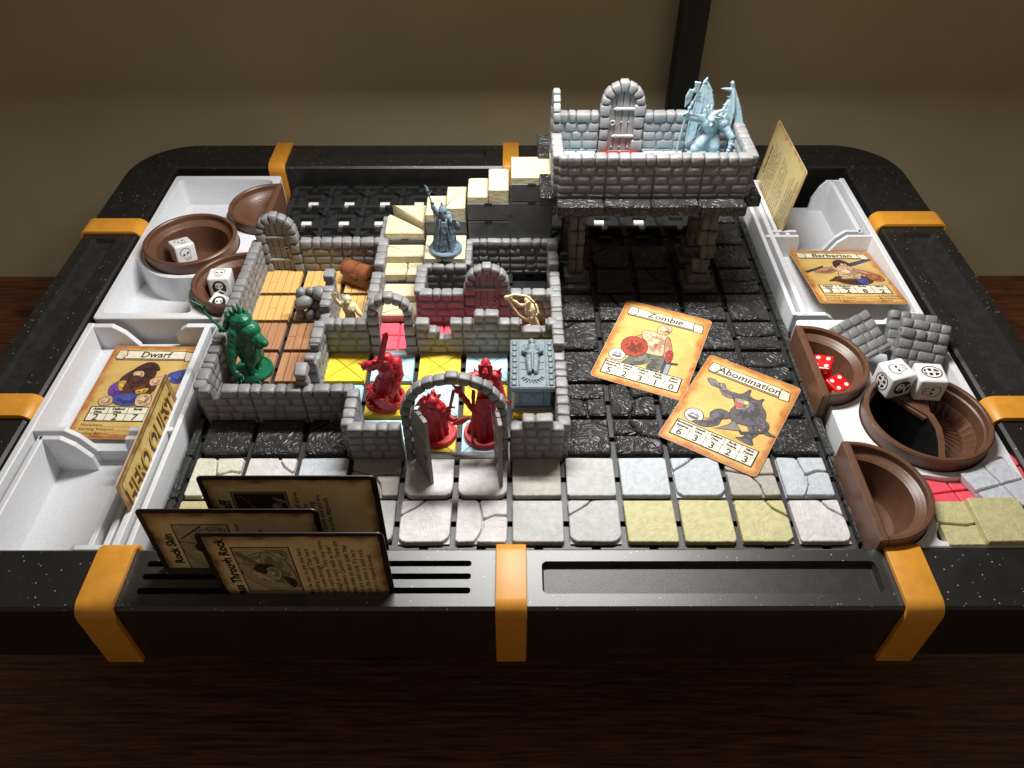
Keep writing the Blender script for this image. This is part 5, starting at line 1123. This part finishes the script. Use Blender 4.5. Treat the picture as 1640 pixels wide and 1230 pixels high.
f.limb((.12, 0, .88, .075), (.2, -.08, .8, .06), (.25, -.16, .84, .045)); f.hand((.25, -.18, .88), (.1, -.3, .8), .04, -1, .3, .5); f.obj('body', m, t, .011, 2)
f = Fig(); f.limb((-.16, -.12, .64, .014), (-.22, -.1, 1.28, .016), (-.29, -.09, 1.54, .02)); f.ell((-.3, -.09, 1.6), (.035, .035, .07), rot=(0, -.3, 0)); f.spike((-.3, -.09, 1.64), (-.35, -.09, 1.74), .03); f.spike((-.26, -.09, 1.5), (-.2, -.09, 1.6), .02); f.obj('staff', m, t, .009, 1, .003)
f = Fig(); f.ell((.3, -.16, .74), (.085, .03, .12), rot=(0, -.25, 0)); f.spike((.24, -.16, .84), (.2, -.16, 1.02), .03); f.obj('shield', m, t, .01, 1, .003)

# ---- winged demon on the balcony
m = fig_mat('pale_blue_figure_plastic', (.25, .35, .40), .4); t = thing('winged_demon_figure', 'pale blue horned winged demon figure with an axe on the raised balcony', 'figure', (4.4, 8.4, 2.77), 0, 'plastic figures')
f = Fig()
f.limb((-.03, 0, .62, .15), (-.03, -.02, .8, .16), (-.06, -.06, .98, .19)); f.ell((-.06, -.1, .94), (.2, .12, .13)); f.ell((-.13, -.14, .96), (.09, .07, .08)); f.ell((.02, -.14, .94), (.09, .07, .08))
for z in (.66, .74, .82): f.ell((-.06, -.12, z), (.08, .05, .035)); f.ell((.02, -.12, z), (.07, .05, .035))
f.limb((-.06, -.06, 1.02, .09), (-.09, -.14, 1.1, .1)); f.ell((-.09, -.2, 1.08), (.08, .1, .09)); f.limb((-.09, -.24, 1.03, .05), (-.1, -.31, 1.0, .035)); f.ell((-.055, -.27, 1.1), (.03, .02, .02)); f.ell((-.13, -.27, 1.1), (.03, .02, .02))
f.limb((-.14, -.14, 1.15, .05), (-.18, -.1, 1.3, .045), (-.15, -.1, 1.42, .015)); f.limb((-.04, -.14, 1.16, .045), (.07, -.12, 1.22, .04), (.17, -.12, 1.26, .015)); f.spike((-.02, -.18, 1.12), (.12, -.2, 1.12), .03); f.spike((-.14, -.1, 1.16), (-.24, 0, 1.24), .04)
f.limb((-.24, -.02, 1.0, .11), (-.38, -.1, 1.06, .085), (-.46, -.14, 1.08, .08), (-.6, -.2, 1.14, .055)); f.hand((-.64, -.22, 1.16), (-.5, -.1, .6), .06, 1, .2, .9)
f.limb((.12, -.02, .98, .12), (.26, -.06, .84, .1), (.34, -.12, .78, .085), (.42, -.2, .68, .07)); f.ell((.2, -.06, .93), (.13, .11, .1)); f.hand((.43, -.22, .62), (.1, -.2, -.8), .07, -1, .2, .9)
f.spike((.14, 0, 1.06), (.2, .06, 1.2), .05); f.spike((.22, 0, 1.0), (.3, .06, 1.12), .045)
f.limb((-.1, -.02, .62, .15), (-.26, -.16, .48, .125), (-.34, -.2, .4, .1), (-.3, -.1, .24, .08), (-.33, -.16, .06, .065)); f.limb((.06, -.02, .6, .15), (.1, -.14, .42, .12), (.06, -.08, .24, .08), (.06, -.14, .06, .07))
for cx, cy in ((-.34, -.2), (.06, -.18)):
    for k in (-1, 0, 1): f.limb((cx, cy, .045, .05), (cx+k*.07, cy-.1, .035, .03), (cx+k*.1, cy-.15, .02, .012))
f.robe([(.34, .1, .06, -.06, -.1, 1), (.5, .13, .1, -.04, -.06, 1), (.66, .16, .15, -.03, 0, .3)], 24, 6, .15); f.limb((.0, .12, .6, .07), (.14, .3, .36, .05), (.3, .3, .14, .035), (.44, .2, .08, .015)); f.obj('body', m, t, .012, 2)
def wing(pts, bones, spikes, label):
    f = Fig(); 
    for p in pts: f.sheet(p, .034)
    for q in bones: f.limb(*q)
    for a, b_, r in spikes: f.spike(a, b_, r)
    f.obj('wing', m, t, .011, 2, .004)
wing([[(-.1, .12, 1.0), (-.04, .14, 1.24), (-.16, .2, 1.6), (-.26, .22, 1.74), (-.34, .18, 1.4)], [(-.1, .12, 1.0), (-.34, .18, 1.4), (-.42, .2, .96), (-.3, .12, .7)], [(-.1, .12, .95), (-.3, .12, .75), (-.42, .2, .96), (-.48, .2, .5), (-.46, .18, .3), (-.3, .1, .5)]],
     [[(-.08, .1, 1.0, .05), (-.03, .15, 1.26, .04), (-.12, .2, 1.56, .035), (-.24, .22, 1.74, .035), (-.28, .22, 1.7, .03)], [(-.26, .22, 1.72, .03), (-.38, .19, 1.3, .024), (-.46, .19, .8, .022), (-.47, .18, .32, .018)], [(-.26, .22, 1.7, .025), (-.26, .14, 1.2, .018), (-.3, .1, .6, .016)], [(-.26, .22, 1.7, .025), (-.14, .14, 1.3, .018), (-.12, .12, .9, .016)]],
     [((-.13, .2, 1.52), (-.06, .2, 1.56), .025), ((-.09, .19, 1.42), (-.02, .18, 1.46), .025), ((-.25, .22, 1.72), (-.22, .2, 1.84), .05)], 'left')
wing([[(.1, .12, 1.0), (.22, .16, 1.1), (.34, .2, 1.36), (.36, .2, 1.66), (.5, .1, 1.1), (.34, .06, .7)], [(.36, .2, 1.64), (.52, .1, 1.3), (.66, .0, .9), (.66, -.04, .6), (.5, .0, .6), (.48, .1, 1.1)], [(.5, .02, .9), (.66, -.02, .7), (.62, -.04, .4), (.54, -.04, .08), (.44, .0, .4)]],
     [[(.1, .1, 1.0, .05), (.22, .16, 1.1, .045), (.33, .2, 1.36, .04), (.35, .2, 1.6, .05), (.32, .18, 1.72, .04), (.28, .17, 1.72, .018)], [(.35, .2, 1.64, .045), (.41, .1, 1.3, .04), (.42, .04, 1.1, .035), (.40, .0, .8, .02)], [(.36, .2, 1.6, .04), (.56, .1, 1.2, .026), (.67, 0, .86, .022), (.64, -.04, .4, .02), (.54, -.04, .08, .015)]],
     [((.33, .19, 1.56), (.07, .12, 1.62), .05), ((.31, .18, 1.4), (.22, .17, 1.44), .03), ((.27, .17, 1.22), (.18, .16, 1.26), .03)], 'right')
f = Fig(); f.limb((-.76, -.24, .1, .026), (-.66, -.24, 1.14, .03), (-.56, -.22, 1.46, .04)); 
f.sheet([(-.6, -.22, 1.5), (-.56, -.22, 1.74), (-.66, -.22, 1.76), (-.72, -.22, 1.6), (-.71, -.22, 1.36)], .05); f.sheet([(-.6, -.22, 1.7), (-.44, -.22, 1.66), (-.46, -.22, 1.82), (-.44, -.22, 1.9), (-.58, -.22, 1.92), (-.56, -.22, 1.8)], .05); f.sheet([(-.56, -.22, 1.5), (-.38, -.22, 1.48), (-.42, -.22, 1.56), (-.38, -.22, 1.62), (-.5, -.22, 1.68)], .05); f.spike((-.46, -.22, 1.62), (-.38, -.22, 1.76), .03); f.ell((-.6, -.22, 1.36), (.05, .05, .03)); f.ell((-.63, -.23, 1.26), (.045, .045, .025)); f.obj('axe', m, t, .011, 1, .003)
f = Fig(); f.limb((.44, -.24, .62, .03), (.38, -.28, .36, .035), (.3, -.3, .16, .02)); 
for i in range(4): f.ell((.43-.02*i, -.25-.01*i, .55-.07*i), (.05, .05, .025))
f.spike((.34, -.28, .24), (.22, -.3, .1), .03); f.obj('whip_handle', m, t, .011, 1, .003)

# ---- pale figures
m = fig_mat('bone_figure_plastic', (.74, .62, .36), .42)
t = thing('zombie_figure', 'pale bone coloured figure reaching up one hand behind the yellow lit wall', 'figure', (-3.5, 5.45, .1), 0, 'plastic figures'); disc(t, m, .36)
f = Fig()
f.limb((.06, 0, .52, .11), (.05, -.02, .72, .11), (.04, -.03, .88, .13)); f.ell((.05, -.06, .84), (.13, .09, .11)); f.ell((.05, -.04, 1.1), (.085, .095, .105)); f.ell((.06, -.1, 1.06), (.055, .05, .07)); f.limb((.04, 0, .94, .06), (.05, -.02, 1.04, .055)); f.ell((.06, -.145, 1.09), (.015, .02, .025)); f.ell((-.03, -.03, 1.1), (.02, .03, .035)); f.ell((.13, -.03, 1.1), (.02, .03, .035))
f.limb((-.08, 0, .92, .065), (-.16, -.06, 1.02, .05), (-.19, -.08, 1.16, .038)); f.hand((-.2, -.09, 1.22), (-.15, 0, .9), .05, 1, 1.2, .2); f.limb((.16, 0, .9, .065), (.26, -.08, .76, .05), (.36, -.12, .64, .036)); f.hand((.38, -.13, .61), (.6, -.1, -.6), .042, -1, .6, .4)
f.robe([(.24, .2, .18, .05, 0, 1), (.4, .16, .14, .05, 0, .8), (.58, .13, .11, .05, 0, .3)], 30, 7, .15); f.limb((.0, 0, .4, .09), (-.06, -.04, .24, .075), (-.06, 0, .08, .055)); f.limb((.12, 0, .4, .09), (.2, -.04, .24, .075), (.22, .02, .08, .055)); f.limb((-.06, -.02, .06, .05), (-.08, -.14, .04, .04)); f.limb((.22, 0, .06, .05), (.26, -.12, .04, .04)); f.sheet([(-.02, -.09, .9), (.1, -.13, .74), (.16, -.11, .62), (.04, -.13, .72)], .03); f.obj('body', m, t, .011, 2)
t = thing('archer_figure', 'pale bone coloured skeletal figure with a curved bow before the red lit wall', 'figure', (.5, 5.45, .1), 0, 'plastic figures'); disc(t, m, .34)
f = Fig()
f.limb((.0, 0, .5, .09), (-.04, 0, .66, .055), (-.06, 0, .84, .1)); f.ell((-.07, -.05, .82), (.12, .085, .12)); f.ell((-.12, -.04, 1.06), (.08, .09, .1)); f.ell((-.14, -.1, 1.01), (.05, .05, .06)); f.limb((-.08, 0, .9, .045), (-.11, -.02, 1.0, .045))
for z in (.74, .8, .86): f.limb((-.17, -.08, z, .016), (-.07, -.14, z-.02, .016), (.04, -.08, z, .016))
for x in (-.15, -.1): f.ell((x, -.135, 1.07), (.02, .02, .022))
f.limb((-.16, 0, .9, .045), (-.3, -.06, .96, .035), (-.44, -.1, 1.12, .03)); f.hand((-.46, -.11, 1.15), (-.4, 0, .7), .036, 1, .3, .9); f.limb((.04, 0, .9, .045), (.1, -.06, .74, .036), (-.02, -.14, .66, .03)); f.hand((-.06, -.15, .66), (-.6, -.1, .0), .036, -1, .3, .8)
f.limb((-.04, 0, .46, .055), (.02, -.06, .3, .045), (-.02, 0, .08, .035)); f.limb((.06, 0, .46, .055), (.14, -.04, .3, .045), (.14, .02, .08, .035)); f.limb((-.02, 0, .05, .03), (-.06, -.12, .035, .03)); f.limb((.14, 0, .05, .03), (.18, -.1, .035, .03)); f.obj('body', m, t, .010, 1)
f = Fig(); P = [(-.56, -.14, 1.24), (-.4, -.14, 1.3), (-.16, -.14, 1.26), (.0, -.14, 1.1), (.06, -.14, .9), (.02, -.14, .7), (-.08, -.14, .58)]; f.limb(*[(*p, .026) for p in P]); f.limb((-.54, -.14, 1.2, .03), (-.44, -.14, .96, .024), (-.3, -.14, .74, .022), (-.1, -.14, .58, .024)); f.ell((-.56, -.14, 1.22), (.07, .04, .06)); f.obj('bow', m, t, .010, 1, .003)

# ================================================================ FURNITURE PIECES
M_CH = mat('chest_brown_plastic', (.22, .075, .03), .36, .2, .25, 24, 7); M_CHB = mat('chest_band_plastic', (.18, .058, .024), .34, .15, .2, 30)
t = thing('treasure_chest', 'brown treasure chest with rounded lid in the corner of the plank room', 'chest', (-3.6, 7.44, .1), R(-28), 'dungeon furniture')
b = MB(); b.box(-.34, .34, -.21, .21, 0, .32, ch=.025); b.obj('body', M_CH, t)
n = 10; b = MB(); v = []
for s in (-.36, .36): v += [(s, -.23*math.cos(PI*i/n), .33+.21*math.sin(PI*i/n)) for i in range(n+1)]
b.add(v, [(i, i+1, n+2+i, n+1+i) for i in range(n)]+[(n, 0, n+1, 2*n+1), tuple(range(n+1)), tuple(reversed(range(n+1, 2*n+2)))]); b.f = [tuple(reversed(q)) for q in b.f]; b.obj('lid', M_CH, t, smooth=True, auto=40)
for x in (-.33, .33, 0):
    b = MB(); P = [(x, -.238*math.cos(PI*i/n), .335+.215*math.sin(PI*i/n)) for i in range(n+1)]; w_ = .028
    b.add([(p[0]+s*w_, p[1], p[2]+k) for k in (.0,) for p in P for s in (-1, 1)], [(2*i, 2*i+1, 2*i+3, 2*i+2) for i in range(n)]); b.obj('lid_band', M_CHB, t, loc=(0, 0, .012))
b = MB(); b.box(-.36, .36, -.235, -.2, .28, .34, ch=.01); b.box(-.36, .36, -.235, -.2, .0, .05, ch=.01); b.obj('rim_band', M_CHB, t)
b = MB(); b.prism([(-.08, 0), (.08, 0), (.1, .1), (.05, .18), (-.05, .18), (-.1, .1)], 0, .05, ch=.012); b.xf(Matrix.Translation((0, -.21, .22)) @ Matrix.Rotation(PI/2, 4, 'X')); b.obj('lock', M_CHB, t)
M_TB = mat('blue_grey_tomb_plastic', (.15, .195, .215), .46, .12, .5, 16, 8)
t = thing('tomb', 'blue grey stone tomb with a carved knight on its lid', 'tomb', (.45, 3.8, .1), 0, 'dungeon furniture')
b = MB(); b.box(-.42, .42, -.64, .64, 0, .1, ch=.02); b.obj('plinth', M_TB, t); b = MB(); b.box(-.38, .38, -.6, .6, .1, .62, ch=.02); b.obj('chest_body', M_TB, t)
b = MB(); b.box(-.45, .45, -.72, .72, .62, .76, ch=.025); b.obj('lid', M_TB, t)
for (x0, x1) in ((-.36, -.26), (-.22, .22), (.26, .36)): b = MB(); b.box(x0, x1, -.625, -.59, .18, .54, ch=.015); b.obj('front_panel', M_TB, t)
b = MB(); b.box(-.15, .15, -.635, -.62, .24, .5, ch=.006); b.box(-.06, .06, -.645, -.63, .3, .46, ch=.006); b.obj('front_carving', M_TB, t)
b = MB(); b.box(-.4, .4, -.63, -.59, .54, .62, ch=.01); b.obj('front_moulding', M_TB, t)
for x in (-.36, .36):
    for i in range(8): b = MB(); b.box(-.05, .05, -.07, .07, -.015, .03, ch=.018); b.obj('edge_stone', M_TB, t, (x+rnd.uniform(-.008, .008), -.6+.168*i, .765), smooth=True)
for x in (-.27, .27): b = MB(); b.box(x-.012, x+.012, -.66, .66, .75, .785, ch=.006); b.obj('rim_line', M_TB, t)
f = Fig(); f.limb((-.06, -.28, .8, .055), (-.07, .0, .81, .075), (-.05, .2, .82, .07)); f.limb((.06, -.28, .8, .055), (.07, .0, .81, .075), (.05, .2, .82, .07)); f.limb((0, .15, .82, .1), (0, .36, .82, .11)); f.ell((0, .54, .83), (.075, .085, .07)); f.ell((0, .5, .88), (.04, .05, .03))
f.limb((-.13, .42, .82, .05), (-.19, .26, .83, .045), (-.08, .16, .88, .04), (0, .2, .9, .035)); f.limb((.13, .42, .82, .05), (.19, .26, .83, .045), (.08, .16, .88, .04), (0, .2, .9, .035)); f.limb((0, .16, .9, .03), (0, -.3, .87, .022)); f.ell((-.06, -.34, .82), (.05, .06, .07)); f.ell((.06, -.34, .82), (.05, .06, .07))
for k in range(9): a = R(200+k*18); f.limb((0, -.36, .77, .018), (.2*math.cos(a), -.38+.18*math.sin(a), .775, .018), (.24*math.cos(a), -.4+.2*math.sin(a), .77, .012))
f.obj('carved_knight', M_TB, t, .011, 2)
for x, y in ((-.17, .3), (.17, .3), (-.18, .0), (.18, .0), (-.17, -.2), (.17, -.2)): b = MB(); b.box(-.06, .06, -.012, .012, 0, .02, ch=.006); b.obj('carved_ray', M_TB, t, (x, y, .755), (0, 0, R(12)*(1 if x > 0 else -1)))
t = thing('rock_pile', 'heap of grey rounded rocks blocking the ruined wall in the plank room', 'rock pile', (-4.42, 6.12, .1), 0, 'dungeon furniture')
b = MB(); b.box(-.4, .4, -.14, .2, -.02, .05, ch=.02); b.obj('base', M_GREY, t)
for i, (x, y, z, a, c, d) in enumerate([(-.32, -.06, .2, .11, .1, .17), (-.1, -.08, .18, .11, .1, .16), (.16, -.06, .22, .12, .11, .17), (-.18, .0, .47, .26, .18, .17), (.32, .0, .38, .14, .12, .13), (.2, .05, .66, .25, .17, .17), (-.24, .1, .66, .13, .11, .12), (-.03, .1, .68, .12, .1, .12), (.02, .08, .3, .2, .12, .2), (.36, .05, .2, .1, .1, .16)]):
    k = MB(); k.ell((0, 0, 0), (a, c, d), 10, rot=(0, rnd.uniform(-.6, .6), rnd.uniform(-.5, .5)))
    k.v = [tuple(Vector(p)*(1+.16*noise.noise(Vector(p)*6+Vector((i*3, 0, 0))))) for p in k.v]; k.obj('rock', M_GREY, t, (x, y, z), smooth=True)
